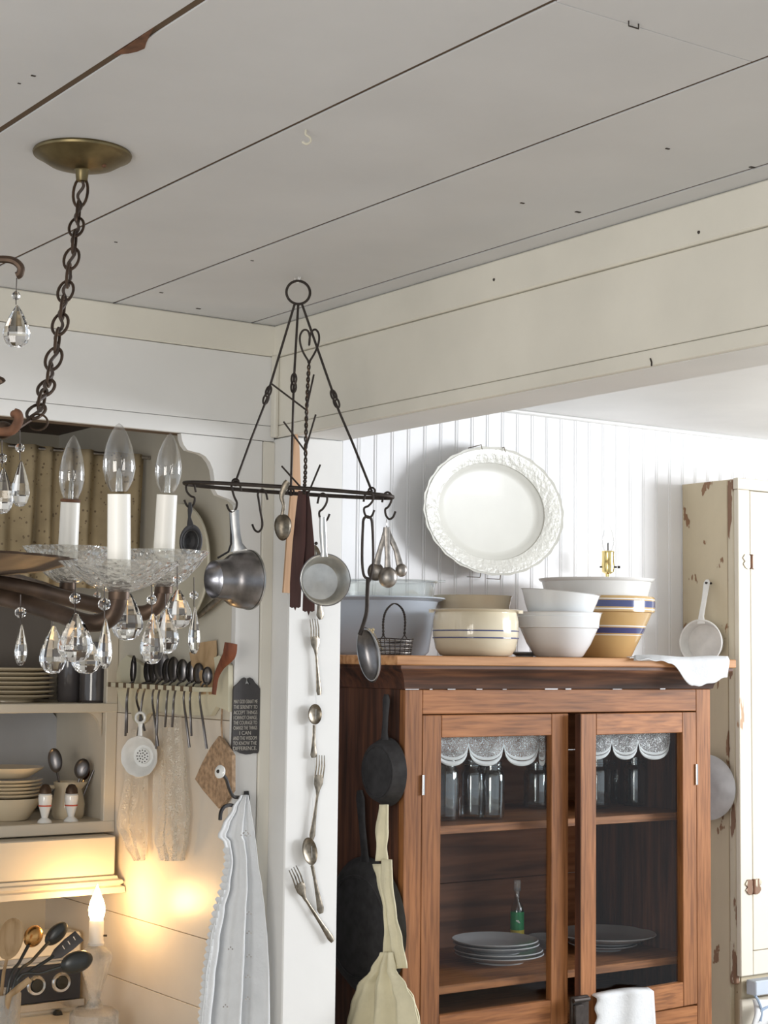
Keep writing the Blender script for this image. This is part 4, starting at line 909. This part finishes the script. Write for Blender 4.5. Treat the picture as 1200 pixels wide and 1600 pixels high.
# canopy plate on the ceiling, chain and cord
co_ = onZ(129, 238, HC)
cn = MB().lathe([(.073, 0), (.0745, -.003), (.0735, -.006), (.070, -.007), (.066, -.010), (.050, -.020), (.028, -.026), (.012, -.0275), (.010, -.030), (.0085, -.045), (1e-5, -.046)], co_, ZU, 56).build('ceiling_canopy', 'brass_old', chd)
q = co_+RH*.035-FH*.012-ZU*.023
MB().sphere(q, .004, 10, 6).build('screw', 'rust', cn)
tp = co_-ZU*.044
path = curve([tp]+[at(x, y, d) for x, y, d in ((123, 325, 2.52), (117, 372, 2.46), (108, 425, 2.40), (99, 475, 2.34), (91, 525, 2.28), (80, 577, 2.22), (68, 618, 2.15), (52, 652, 2.08))], 24)
acc = [0]
for a, c in zip(path[:-1], path[1:]): acc.append(acc[-1]+(c-a).length)
def pos(s):
    for i in range(len(acc)-1):
        if acc[i] <= s <= acc[i+1]: return lerp(path[i], path[i+1], (s-acc[i])/max(1e-9, acc[i+1]-acc[i])), (path[i+1]-path[i]).normalized()
    return path[-1], (path[-1]-path[-2]).normalized()
NLK = 15; pitch_ = acc[-1]/NLK
for i in range(NLK):
    c, t = pos((i+.5)*pitch_); u = t.cross(FH).normalized() if i % 2 == 0 else t.cross(RH).normalized()
    hl = pitch_*.64; hw_ = .0108
    MB().tube([c+t*(hl*cos(a_))+u*(hw_*sin(a_)) for a_ in [2*pi*j/20 for j in range(20)]], .0022, 6, True).build('chain_link', 'bronze', chd)
MB().tube([p+RH*(.0035*sin(i*.35)) for i, p in enumerate(path)], .0024, 6).build('cord', 'cord_brown', chd)
e_ = at(52, 652, 2.08)
MB().tube([e_+(RH*.8-ZU*.5).normalized()*0+RH*(.012*cos(a_))+ZU*(.010*sin(a_))-ZU*.006+RH*.006 for a_ in [2*pi*j/20 for j in range(20)]], .0014, 6, True).build('chain_hook', 'bronze', chd)
MB().tube([e_, at(40, 660, 2.07), at(28, 668, 2.05)], .003, 8).build('chain_hook', 'bronze', chd)

# ================================================================== ALCOVE: HUTCH, CURTAIN, DISHES
YH = 3.854; XHL = .95
hu = thing('china_hutch', 'cream painted built-in hutch with open shelves in the alcove', 'hutch', (1.45, 4.0, 1.02))
MB().box(1.853, XS-.001, YH, YH+.02, 1.165, 1.80, .002).build('stile', 'hutch_paint', hu, smooth=0)
MB().box(XHL, XS-.001, YH-.002, 4.255, 1.458, 1.481, .002).build('shelf', 'hutch_paint', hu, smooth=0)
MB().box(XHL, XS-.001, YH-.002, 4.255, 1.162, 1.190, .002).build('shelf', 'hutch_paint', hu, smooth=0)
MB().box(XHL, XS-.001, YH, YH+.02, 1.80, 1.83, .002).build('top_rail', 'hutch_paint', hu, smooth=0)
MB().box(XHL, 1.8765, 4.235, 4.255, 1.19, 2.1).build('back_panel', 'hutch_back_shaded', hu, smooth=0)
MB().box(1.866, XS-.001, YH+.021, 4.234, 1.19, 1.80).build('side_panel', 'hutch_paint', hu, smooth=0)
b = MB(); zz0 = 1.457
arc = [Vector((1.853, YH+.024, zz0)), Vector((1.812, YH+.024, zz0))]+[Vector((1.812+.041*sin(a_), YH+.024, zz0-.06*(1-cos(a_)))) for a_ in [pi/2*i/8 for i in range(1, 9)]]
b.prism(arc, Vector((0, .015, 0))).build('corner_bracket', 'hutch_paint', hu)
bx = MB().box(XHL, 1.862, 3.80, 4.255, 1.064, 1.158, .003).build('hood_box', 'hutch_paint', hu, smooth=0)
mp_ = [(0, 1.062), (.004, 1.062), (.006, 1.055), (.014, 1.052), (.016, 1.046), (.010, 1.040), (.018, 1.036), (.020, 1.022), (0, 1.020)]
n = len(mp_)
MB().add([Vector((XHL, 3.80-d_, z)) for d_, z in mp_]+[Vector((1.862+d_, 3.80-d_, z)) for d_, z in mp_], [(i, (i+1) % n, (i+1) % n+n, i+n) for i in range(n)]+[tuple(range(n)), tuple(range(n, 2*n))]).build('moulding', 'hutch_paint', hu, smooth=20)
MB().box(XHL, 1.862, 3.80, 4.25, 1.020, 1.063).build('hood_base', 'hutch_paint', hu, smooth=0)

YCU = 3.708
MB().tube([Vector((.9, YCU, 2.087)), Vector((1.884, YCU, 2.087))], .005, 10).build('curtain_rod', 'pewter', label='thin metal rod carrying the tan curtain', cat='rod')
def cfn(u, v):
    x = lerp(.92, 1.872, u); z = lerp(2.093, 1.76, v)
    return Vector((x-.006*v, YCU-.006+.022*(.45+v*.55)*sin(x*112+1.2*sin(x*23))+.008*sin(x*51+v*2)-(.0 if v > .06 else .0), z))
MB().grid(cfn, 220, 14).build('cafe_curtain', 'curtain_print', label='gathered tan print curtain across the top of the alcove', cat='curtain', smooth=180, solid=.0015)

def hsp(px, Y, z): p = onY(px, 1200, Y); return Vector((p.x, Y, z))
ZH1, ZH2 = 1.481, 1.190
o = hsp(8, 4.03, ZH1)
ords = ['bottom', 'second', 'third', 'fourth', 'fifth', 'sixth', 'top']
for i in range(7):
    MB().lathe(plate_prof(.118-.001*(i % 3), .016), o+ZU*(i*.0112)+RH*(.002*(i % 2)), seg=40).build('stacked_plate', 'glaze_tan', label='pale plate in the tall stack on the upper hutch shelf, %s from the bottom' % ords[i] if 0 < i < 6 else 'pale plate, the %s one of the stack on the upper hutch shelf' % ords[i], cat='plate', group='plates on the upper hutch shelf')
for px, r, y, lab in ((104, .030, 1012, 'dark glass tumbler beside the plate stack on the upper hutch shelf'), (142, .034, 1003, 'dark glass jar against the hutch side on the upper shelf')):
    YT = 3.98 if px < 120 else 3.915; o = hsp(px, YT, ZH1); h = onY(px, y, YT).z-ZH1
    MB().lathe([(1e-5, 0), (r*.85, 0), (r, .006), (r, h*.9), (r*.97, h), (r*.9, h), (r*.9, .01), (1e-5, .008)], o, seg=28).build('dark_tumbler', 'dark_glass', label=lab, cat='glass')
# lower shelf: big plate on edge, bowls, shakers, pitcher of spoons
c = hsp(15, 4.19, ZH2+.155); MB().lathe([(r*1.0, z) for r, z in plate_prof(.152, .02)], c, Vector((0, -1, .12)), 48).build('standing_plate', 'china_grey', label='large grey plate standing against the back of the lower hutch shelf', cat='plate')
o = hsp(12, 3.99, ZH2)
hb = [(1e-5, 0), (.05, 0), (.055, .004), (.085, .05), (.088, .056), (.085, .056), (.05, .01), (1e-5, .008)]
MB().lathe(hb, o, seg=40).build('bowl', 'glaze_tan', label='bottom bowl of the stack on the lower hutch shelf', cat='bowl')
for i in range(5):
    MB().lathe([(1e-5, .003), (.05, .003), (.084, .012), (.088, .016), (.085, .017), (.05, .007), (1e-5, .007)], o+ZU*(.050+i*.0088), seg=40).build('saucer', 'glaze_tan', label='pale saucer stacked over the bottom bowl on the lower hutch shelf, %s of five' % ['lowest', 'second', 'middle', 'fourth', 'topmost'][i], cat='saucer', group='saucers on the lower hutch shelf')
MB().lathe(hb[:2]+[(.055, .003), (.086, .022), (.09, .027), (.087, .027), (.05, .01), (1e-5, .008)], o+ZU*.104, seg=40).build('bowl', 'glaze_tan', label='shallow bowl on top of the saucer stack in the hutch', cat='bowl')
for px, lab in ((72, 'white footed shaker with red line, the left of the pair'), (113, 'white footed shaker with red line, in front of the pitcher')):
    o = hsp(px, 3.885, ZH2); k = depth(o)/FPX; t = thing('salt_shaker', lab, 'shaker', o, 'pair of shakers in the hutch')
    H = onY(px, 1240, 3.885).z-ZH2
    MB().lathe([(1e-5, 0), (11.5*k, 0), (11*k, .004), (5*k, .012), (6*k, .018), (9.5*k, H*.55), (11*k, H*.85), (10.5*k, H*.9), (11*k, H*.95), (9*k, H), (1e-5, H)], o, seg=28, wob=lambda i, t: 1+.01*sin(10*t)).build('body', 'glaze_white', t)
    MB().lathe([(9*k, H), (10*k, H+.002), (9*k, H+.012), (5*k, H+.022), (1e-5, H+.024)], o, seg=20).build('cap', 'bronze', t)
    MB().lathe([(9.9*k, H*.56), (10.2*k, H*.57), (10.3*k, H*.60), (9.9*k, H*.61)], o, seg=28).build('red_line', 'red_line', t)
o = hsp(108, 3.96, ZH2); k = depth(o)/FPX; H = onY(108, 1221, 3.96).z-ZH2
pt = thing('pitcher', 'dull cream pitcher holding old spoons at the back of the hutch', 'pitcher', o)
MB().lathe([(1e-5, 0), (22*k, 0), (25*k, .01), (26*k, H*.4), (21*k, H*.8), (24*k, H), (22*k, H), (19*k, H*.8), (1e-5, .01)], o, seg=36, wob=lambda i, t: 1+(.28*math.exp(-((t if t < pi else t-2*pi)/.35)**2) if i in (5, 6) else 0)).build('pitcher_body', 'glaze_tan', pt)
MB().tube(curve([o-RH*(20*k)+ZU*(H*.85), o-RH*(36*k)+ZU*(H*.8), o-RH*(36*k)+ZU*(H*.45), o-RH*(25*k)+ZU*(H*.3)], 5), .005, 8).build('handle', 'glaze_tan', pt)
for cx, cy, bw, bh, nx, m, lab in ((86, 1188, 11, 19, 100, 'steel_handle', 'dark spoon leaning left in the hutch pitcher'), (128, 1201, 12, 16, 112, 'steel_handle', 'dark spoon standing in the middle of the hutch pitcher'), (134, 1208, 6, 11, 118, 'copper', 'small golden spoon in the hutch pitcher'), (152, 1190, 5, 14, 122, 'steel_handle', 'dark spoon leaning right in the hutch pitcher')):
    c = onY(cx, cy, 3.94); e = onY(nx, 1262, 3.95); u = (c-e).normalized()
    spoon('kitchen_spoon', lab, 'spoon', c, bw*k, bh*k, .008, NC, u, [c-u*(bh*k), e], [.006, .005], .004, m, 'spoons in the hutch pitcher')

# ================================================================== ALCOVE SIDE WALL: BOARD, SPOON RACK, CLOTHS
NX = Vector((-1, 0, 0))
c = onX(284, 882, XS-.035)
rb_ = thing('round_tray', 'round cream tray hung on the alcove side wall behind the rack', 'tray', c)
MB().lathe([(1e-5, .004), (.118, .004), (.122, .006), (.138, .010), (.141, .010), (.142, .006), (.138, .001), (.12, -.004), (1e-5, -.004)], c, NX, 64).build('tray_body', 'cream_board', rb_)
h0, h1 = onX(346, 932, XS-.02), onX(311, 962, XS-.02)
MB().strip([h0, lerp(h0, h1, .5), h1], [.016, .018, .014], .010, NX).build('grey_bar', 'pewter', rb_)  # grey slanting bar at the tray's lower right edge

sr = thing('spoon_rack', 'cream scalloped wall rack with slots holding spoons', 'rack', onX(260, 1100, XS-.02))
ol = [(193, 1036), (189, 1052), (189, 1074), (192, 1094), (200, 1106), (211, 1112), (214, 1124), (222, 1134), (232, 1126), (238, 1115), (255, 1112), (300, 1118), (336, 1118), (345, 1104), (356, 1108), (364, 1112), (364, 1040), (350, 1024), (335, 1030), (300, 1042), (230, 1040), (205, 1024)]
MB().prism([onX(x, y, XS-.002) for x, y in ol], NX*.012).build('back_board', 'rack_paint', sr, smooth=20)
r0, r1 = onX(190, 1066, XS-.014), onX(338, 1074, XS-.014)
MB().add([r0, r1, r1+NX*.042, r0+NX*.042, r0-ZU*.010, r1-ZU*.010, r1+NX*.042-ZU*.010, r0+NX*.042-ZU*.010], [(0, 1, 2, 3), (4, 5, 6, 7), (0, 1, 5, 4), (1, 2, 6, 5), (2, 3, 7, 6), (3, 0, 4, 7)]).build('slotted_rail', 'rack_paint', sr, smooth=0)
for i in range(11):
    f = (i+.5)/11.5; p = lerp(r0, r1, f)+NX*.0425
    MB().obox(p-ZU*.005, NX, EY, ZU, .003, .012, .012).build('slot', 'gap_dark', sr)
XR = XS-.044
kR = depth(onX(260, 1080, XR))/FPX
def rs(lab, bx, by, bw, bh, hx0, hx1, hy1, m, turn=.4, hm='steel_handle'):
    c = onX(bx, by, XR); u = ZU
    nn = (NC*cos(turn)+RH*sin(turn))
    hp_ = [onX(bx, by+bh-2, XR), onX(lerp(bx, hx0, .6), 1070, XR-.004), onX(hx0, 1090, XR), onX(lerp(hx0, hx1, .5), lerp(1090, hy1, .5), XR-.004), onX(hx1, hy1, XR)]
    spoon('rack_spoon', lab, 'spoon', c, bw*kR, bh*kR, .010, nn, u, hp_, [.006, .005, .005, .006, .006], .003, m, 'spoons in the wall rack', hm=hm)
for i, a in enumerate(((209, 1045, 5, 22, 198, 196, 1150), (207, 1050, 4, 18, 199, 198, 1145), (232, 1048, 8, 20, 213, 226, 1142), (240, 1044, 9, 24, 223, 214, 1158), (252, 1040, 13, 24, 238, 247, 1166), (262, 1048, 9, 19, 247, 244, 1170),
                       (271, 1046, 10, 20, 261, 258, 1136), (285, 1048, 10, 18, 272, 269, 1136), (299, 1050, 9, 17, 287, 296, 1168), (310, 1052, 9, 16, 297, 299, 1150), (324, 1056, 8, 14, 312, 323, 1170))):
    nm = ['first', 'second', 'third', 'fourth', 'fifth', 'sixth', 'seventh', 'eighth', 'ninth', 'tenth', 'last'][i]
    rs('dark steel spoon standing bowl up in the wall rack, %s from the left' % nm, *a, 'tin_dark' if i % 3 else 'steel_handle', .5-.2*(i % 3))
def wpad(lab, pts, ws, m, off=0):
    MB().strip(curve([onX(x, y, XR+.018+off) for x, y in pts], 4), lerpw([w_*kR for w_ in ws], (len(pts)-1)*4+1), .006, (NC+NX*.4).normalized()).build('wooden_spatula', m, label=lab, cat='spatula', group='wooden spatulas in the wall rack')
wpad('reddish wooden spatula at the right end of the wall rack', [(361, 1005), (358, 1022), (346, 1040), (338, 1058), (334, 1085)], [20, 22, 12, 8, 7], 'wood_red', -.02)
wpad('wide tan wooden spatula behind the spoons in the wall rack', [(322, 1003), (324, 1025), (328, 1050), (330, 1085)], [34, 32, 14, 8], 'wood_spoon', .004)
wpad('smaller tan wooden spatula in front of the wide one in the wall rack', [(309, 1017), (311, 1035), (316, 1052), (318, 1085)], [28, 26, 12, 8], 'wood_spoon', -.006)

# enamel strainer spoon
c = onX(218, 1182, XR-.02); k = depth(c)/FPX; ax = (NC*.85+NX*.5).normalized(); a = ax.cross(ZU).normalized(); bv = a.cross(ax)
es = thing('enamel_strainer', 'round white enamel strainer with pierced centre hung on the wall rack', 'strainer', c)
MB().lathe([(1e-5, -.014), (11.5*k, -.014), (12.5*k, -.020), (17*k, -.019), (25*k, -.004), (28*k, .001), (31*k, .003), (31.5*k, .002), (27*k, -.004), (17*k, -.022), (1e-5, -.024)], c, ax, 120, wob=lambda i, t: 1+(.025*abs(sin(5*t)) if i in (5, 6, 7) else 0)).build('strainer_body', 'enamel_white', es)
holes = [(0, 0)]+[(5*cos(t), 5*sin(t)) for t in [2*pi*i/7 for i in range(7)]]+[(9.3*cos(t), 9.3*sin(t)) for t in [2*pi*i/12 for i in range(12)]]
b = MB()
for hx, hy in holes: b.lathe([(1e-5, -.0132), (1.15*k, -.0134), (1.15*k, -.0142)], c+a*(hx*k)+bv*(hy*k), ax, 8)
b.build('holes', 'nail', es); es.children[-1]['kind'] = 'stuff'
hp_ = c+ZU*(31*k); MB().strip([hp_-ZU*.004, hp_+ZU*.02, hp_+ZU*.032], [.014, .010, .014], .004, ax).build('handle', 'enamel_white', es)
MB().tube([hp_+ZU*.044+(a*cos(t)+ZU*sin(t))*.012 for t in [2*pi*i/24 for i in range(24)]], .0035, 8, True).build('hanging_ring', 'enamel_white', es)

plW = lambda x, y: onX(x, y, XS-.022)
sheet([(1140, 205, 232), (1210, 192, 232), (1290, 182, 233), (1320, 196, 232), (1345, 212, 226)], plW, 5, .007, NX, 30, 30).build('lace_cloth', 'lace_cream', label='sheer cream lace cloth hanging below the enamel strainer', cat='cloth', smooth=180)
sheet([(1120, 242, 285), (1200, 244, 292), (1270, 243, 297), (1310, 241, 294), (1345, 252, 286)], plW, 6, .009, NX, 34, 30, ph=1).build('lace_cloth', 'lace_cream', label='sheer cream lace cloth hanging below the middle of the spoon rack', cat='cloth', smooth=180)

# crocheted pot holder
po = thing('pot_holder', 'tan crocheted square pot holder hung by its corner', 'pot holder', onX(345, 1262, XS-.02))
dm = [(347, 1150), (334, 1168), (321, 1192), (310, 1217), (322, 1234), (335, 1249), (347, 1263), (357, 1252), (368, 1235), (368, 1180), (358, 1165)]
MB().prism([onX(x, y, XS-.008) for x, y in dm], NX*.009).build('pad', 'crochet_tan', po, smooth=20)
MB().tube([onX(347, 1152, XS-.010), onX(346, 1130, XS-.010), onX(347, 1105, XS-.010)], .0022, 6).build('loop', 'crochet_tan', po)

# plaque with its prayer lettering
YQ = YL-.006
pq = thing('prayer_plaque', 'black wall plaque with lettering and two curled hands on top', 'plaque', onY(384, 1178, YQ))
ol = [(365, 1078), (366, 1073), (371, 1069), (374, 1066), (379, 1060), (382, 1058.5), (385, 1060), (385, 1064), (383, 1069), (385, 1070), (387, 1068), (389, 1070), (391, 1069), (388, 1064), (388, 1060), (391, 1058.5), (395, 1061), (399, 1067), (403, 1071), (406.5, 1076), (406.5, 1081), (404.5, 1173), (403, 1177), (396, 1177), (391, 1178.5), (384, 1179), (376, 1177), (371, 1174), (364, 1173), (362.5, 1171)]
MB().prism([onY(x, y, YQ) for x, y in ol], Vector((0, .005, 0))).build('plaque_board', 'plaque_black', pq, smooth=20)
lines = [('MAY GOD GRANT ME', 1099), ('THE SERENITY TO', 1107.5), ('ACCEPT THINGS', 1116), ('I CANNOT CHANGE,', 1124), ('THE COURAGE TO', 1132), ('CHANGE THE THINGS', 1140), ('I CAN', 1148), ('AND THE WISDOM', 1156), ('TO KNOW THE', 1164), ('DIFFERENCE.', 1172)]
for txt, y in lines:
    cu_ = bpy.data.curves.new('txt', 'FONT'); cu_.body = txt; cu_.align_x = 'CENTER'; cu_.size = .0118; cu_.extrude = .0003
    to = bpy.data.objects.new('txt', cu_); COL.objects.link(to); bpy.context.view_layer.update()
    me = bpy.data.meshes.new_from_object(to.evaluated_get(bpy.context.evaluated_depsgraph_get())); bpy.data.objects.remove(to)
    cxp = onY(384 - (y-1099)*.02, y, YQ-.0009); wd = max(v.co.x for v in me.vertices)-min(v.co.x for v in me.vertices); tw = min(1.0, .062/wd)*.98
    for v in me.vertices: v.co = Vector((v.co.x*tw, -v.co.z, v.co.y))+cxp-WO[pq.name]
    me.materials.clear(); me.materials.append(M['plaque_letter'])
    o = bpy.data.objects.new('lettering', me); COL.objects.link(o); o.parent = pq

# iron hook with porcelain knob, eyelet cloth
hk_ = thing('wall_hook', 'black iron wall hook with a white porcelain knob', 'hook', onY(383, 1245, YL-.01))
def hp2(x, y, o): return onY(x, y, YL-o)
MB().strip([hp2(385, 1236, .004), hp2(385, 1248, .004), hp2(386, 1266, .004)], [.012, .018, .010], .006, NU).build('back_plate', 'cast_iron', hk_)
MB().tube(curve([hp2(385, 1246, .006), hp2(374, 1246, .03), hp2(364, 1244, .055), hp2(358, 1232, .07), hp2(354, 1219, .075), hp2(349, 1211, .085)], 5), .004, 8).build('upper_arm', 'cast_iron', hk_)
MB().tube(curve([hp2(385, 1256, .006), hp2(372, 1260, .03), hp2(359, 1258, .05), hp2(350, 1261, .06), hp2(345, 1270, .065), hp2(344, 1281, .07)], 5), .0042, 8).build('lower_arm', 'cast_iron', hk_)
c = hp2(345, 1206, .09); MB().lathe([(.004, -.010), (.006, -.004), (.0135, 0), (.0145, .004), (.010, .008), (.004, .0085), (1e-5, .0075)], c, (NC*.75-RH*.6+ZU*.15).normalized(), 28).build('knob', 'glaze_white', hk_)
c2 = c+(NC*.75-RH*.6+ZU*.15).normalized()*.008
MB().sphere(c2, .0042, 10, 6).build('knob_screw', 'iron', hk_)
plE = lambda x, y: onY(x, y, YL-.05)
ec = thing('eyelet_cloth', 'white eyelet cloth with scalloped edge hanging from the iron hook', 'cloth', onY(370, 1600, YL-.05))
rows = [(1242, 375, 387), (1262, 362, 390), (1290, 346, 394), (1306, 338, 396), (1316, 348, 397), (1345, 352, 399), (1385, 345, 404), (1420, 334, 407), (1470, 324, 410), (1530, 316, 412), (1600, 310, 413), (1660, 305, 414)]
sheet(rows, plE, 4.2, .018, NU, 44, 70, twist=1.2).build('cloth', 'cloth_white', ec, smooth=180, solid=.0016)
b = MB()
for i in range(30):
    y = 1330+i*11; row = [r for r in rows if r[0] <= y][-1]; nx_ = rows[rows.index(row)+1] if row is not rows[-1] else row
    f = (y-row[0])/max(1, nx_[0]-row[0]); xl = lerp(row[1], nx_[1], f); c = onY(xl+1, y, YL-.058)
    b.strip([c+RH*.010, c+RH*.002, c-RH*.002-ZU*.002], [.014, .018, .012], .0015, NU)
b.build('scalloped_edge', 'cloth_white', ec)
for i, (x, y) in enumerate(((384, 1298), (380, 1302), (388, 1303), (389, 1425), (389, 1455), (389, 1492), (387, 1524), (387, 1558), (352, 1570), (360, 1480))):
    for dx, dy in ((0, 0), (3, 3), (-3, 3)):
        MB().lathe([(1e-5, 0), (.0018, 0), (.0018, .001), (1e-5, .001)], onY(x+dx, y+dy, YL-.088), NU, 8).build('eyelet_hole', 'pewter', ec)

# ================================================================== STOVE, LAMP, UTENSILS
YST = 4.0
st_ = thing('kitchen_stove', 'cream enamel stove with black control panel and two ringed dials', 'stove', (1.4, 3.8, 0))
def sq(x, y, o=0): return onY(x, y, YST-o)
zt_, zb_p, zbb = sq(60, 1475).z, sq(60, 1566).z, sq(60, 1578).z
ZST = .70
MB().box(.95, 1.872, YST, YST+.09, ZST, sq(60, 1462).z, .006).build('backguard', 'stove_white', st_, smooth=0)
xr = sq(124, 1540).x
MB().box(1.0, xr, YST-.008, YST-.0005, zb_p, sq(60, 1508).z, .002).build('control_panel', 'black_panel', st_, smooth=0)
MB().box(1.0, xr+.01, YST-.010, YST-.0005, sq(60, 1503).z, sq(60, 1494).z, .001).build('chrome_strip', 'chrome', st_, smooth=0)
MB().box(1.0, xr+.01, YST-.012, YST-.0005, zbb, zb_p-.001, .001).build('chrome_strip', 'chrome', st_, smooth=0)
for x, y in ((57, 1540), (96, 1535)):
    c = sq(x, y, .008); k = depth(c)/FPX
    MB().lathe([(9*k, 0), (10.5*k, .004), (14*k, .005), (16*k, .002), (16.5*k, 0)], c, NU, 40).build('dial_ring', 'chrome', st_)
    MB().lathe([(9.8*k, 0), (9.4*k, .008), (1e-5, .009)], c, NU, 32).build('dial', 'black_plastic', st_)
for x, y in ((88, 1584), (62, 1600)):
    c = sq(x, y, .002); MB().lathe([(.010, 0), (.012, .010), (.009, .018), (1e-5, .019)], c, NU, 20).build('knob', 'black_plastic', st_)
MB().box(.95, 1.872, 3.36, YST+.09, 0, ZST, .006).build('stove_body', 'stove_white', st_, smooth=0)

# lit pressed-glass lamp
YLM = 3.69
lo = onY(147, 1590, YLM); lo = Vector((lo.x, YLM, ZST)); k = depth(lo)/FPX
lp_ = thing('glass_lamp', 'small pressed-glass lamp with a glowing flame-shaped bulb', 'lamp', lo)
def zl(y): return onY(147, y, YLM).z-ZST
MB().lathe([(1e-5, 0), (36*k, 0), (38*k, .004), (37*k, zl(1582)), (30*k, zl(1576)), (14*k, zl(1574)), (8*k, zl(1560)), (12*k, zl(1545)), (21*k, zl(1515)), (26*k, zl(1497)), (24*k, zl(1488)), (12*k, zl(1478)), (10*k, zl(1475)), (1e-5, zl(1475))], lo, seg=40, wob=lambda i, t: 1+.03*sin(14*t)).build('lamp_body', 'pressed_glass', lp_)
MB().lathe([(12*k, zl(1477)), (13*k, zl(1473)), (11.5*k, zl(1470)), (11.5*k, zl(1440)), (10*k, zl(1437)), (1e-5, zl(1437))], lo, seg=28).build('socket', 'candle_sleeve', lp_)
p = lo+ZU*zl(1462); MB().tube([p, p+RH*(17*k)], 1.6*k, 8).build('switch_key', 'iron', lp_)
fb = MB().lathe([(9*k, zl(1438)), (12*k, zl(1430)), (13*k, zl(1421)), (11*k, zl(1410)), (6.5*k, zl(1399)), (3*k, zl(1390)), (1e-5, zl(1382))], lo, seg=28).build('flame_bulb', 'flame_bulb', lp_)

# crock of cooking spoons
YC_ = 3.62
cb = onY(8, 1580, YC_); cb = Vector((cb.x-.02, YC_, ZST))
HCR = onY(8, 1548, YC_).z-ZST
uc = MB().lathe([(1e-5, 0), (.045, 0), (.05, .006), (.053, HCR-.005), (.050, HCR), (.047, HCR), (.046, .012), (1e-5, .01)], cb, seg=36).build('utensil_crock', 'pressed_glass', label='clear patterned crock of cooking spoons on the stove', cat='crock')
kc = depth(cb)/FPX
def cs(lab, c, bw, bh, e, m, dep=.012, turn=.2, hm=None, Y=YC_, hw=.008):
    C_ = onY(*c, Y); E_ = onY(*e, YC_); E2 = Vector((cb.x+(E_.x-cb.x)*.3, YC_, ZST+.012)); u = (C_-E_).normalized()
    nn = (NC*cos(turn)+RH*sin(turn)+ZU*.1).normalized()
    t = spoon('cooking_spoon', lab, 'spoon', C_, bw*kc, bh*kc, dep, nn, u, [C_-u*(bh*kc*.95), lerp(C_, E_, .6), E_, E2], [hw, hw*.9, hw, hw], .006, m, 'spoons in the stove crock', hm=hm)
cs('large pale wooden spoon at the far left of the crock', (16, 1467), 20, 32, (4, 1534), 'wood_spoon', .012, .1, Y=3.56)
cs('copper ladle shining beside the lamp crock', (52, 1463), 15, 18, (15, 1532), 'copper', -.018, .2, hm='black_plastic', Y=3.66)
cs('black cooking spoon standing upright in the crock', (88, 1459), 13, 23, (24, 1530), 'black_plastic', -.010, .2, Y=3.69)
cs('black ladle leaning lowest toward the lamp', (120, 1503), 17, 26, (26, 1533), 'black_plastic', -.012, .3, Y=3.57)
C1, C2, E1 = onY(124, 1462, 3.63), onY(90, 1490, 3.63), onY(28, 1530, YC_)
tn = thing('slotted_turner', 'dark slotted turner between the black spoons in the crock', 'turner', C2)
MB().strip([C1, lerp(C1, C2, .5), C2, lerp(C2, E1, .15)], [.030, .032, .026, .010], .003, (NC+ZU*.3).normalized()).build('blade', 'steel_handle', tn)
MB().strip([lerp(C2, E1, .1), lerp(C2, E1, .6), E1, Vector((cb.x, YC_, ZST+.012))], .008, .006, NC).build('handle', 'black_plastic', tn)
for f in (.2, .45, .7):
    q = lerp(C1, C2, f); MB().strip([q+ZU*.006-RH*.004, q-ZU*.006+RH*.004], [.0025, .0025], .005, NC).build('slot', 'aluminium', tn)
W0, W1 = onY(47, 1530, 3.55), onY(14, 1556, 3.56)
MB().strip([W0, lerp(W0, W1, .5), W1, Vector((cb.x, YC_, ZST+.012))], [.014, .015, .014, .012], .008, NC).build('wooden_spoon', 'wood_spoon', label='pale wooden spoon slanting across the stove dials', cat='spoon')
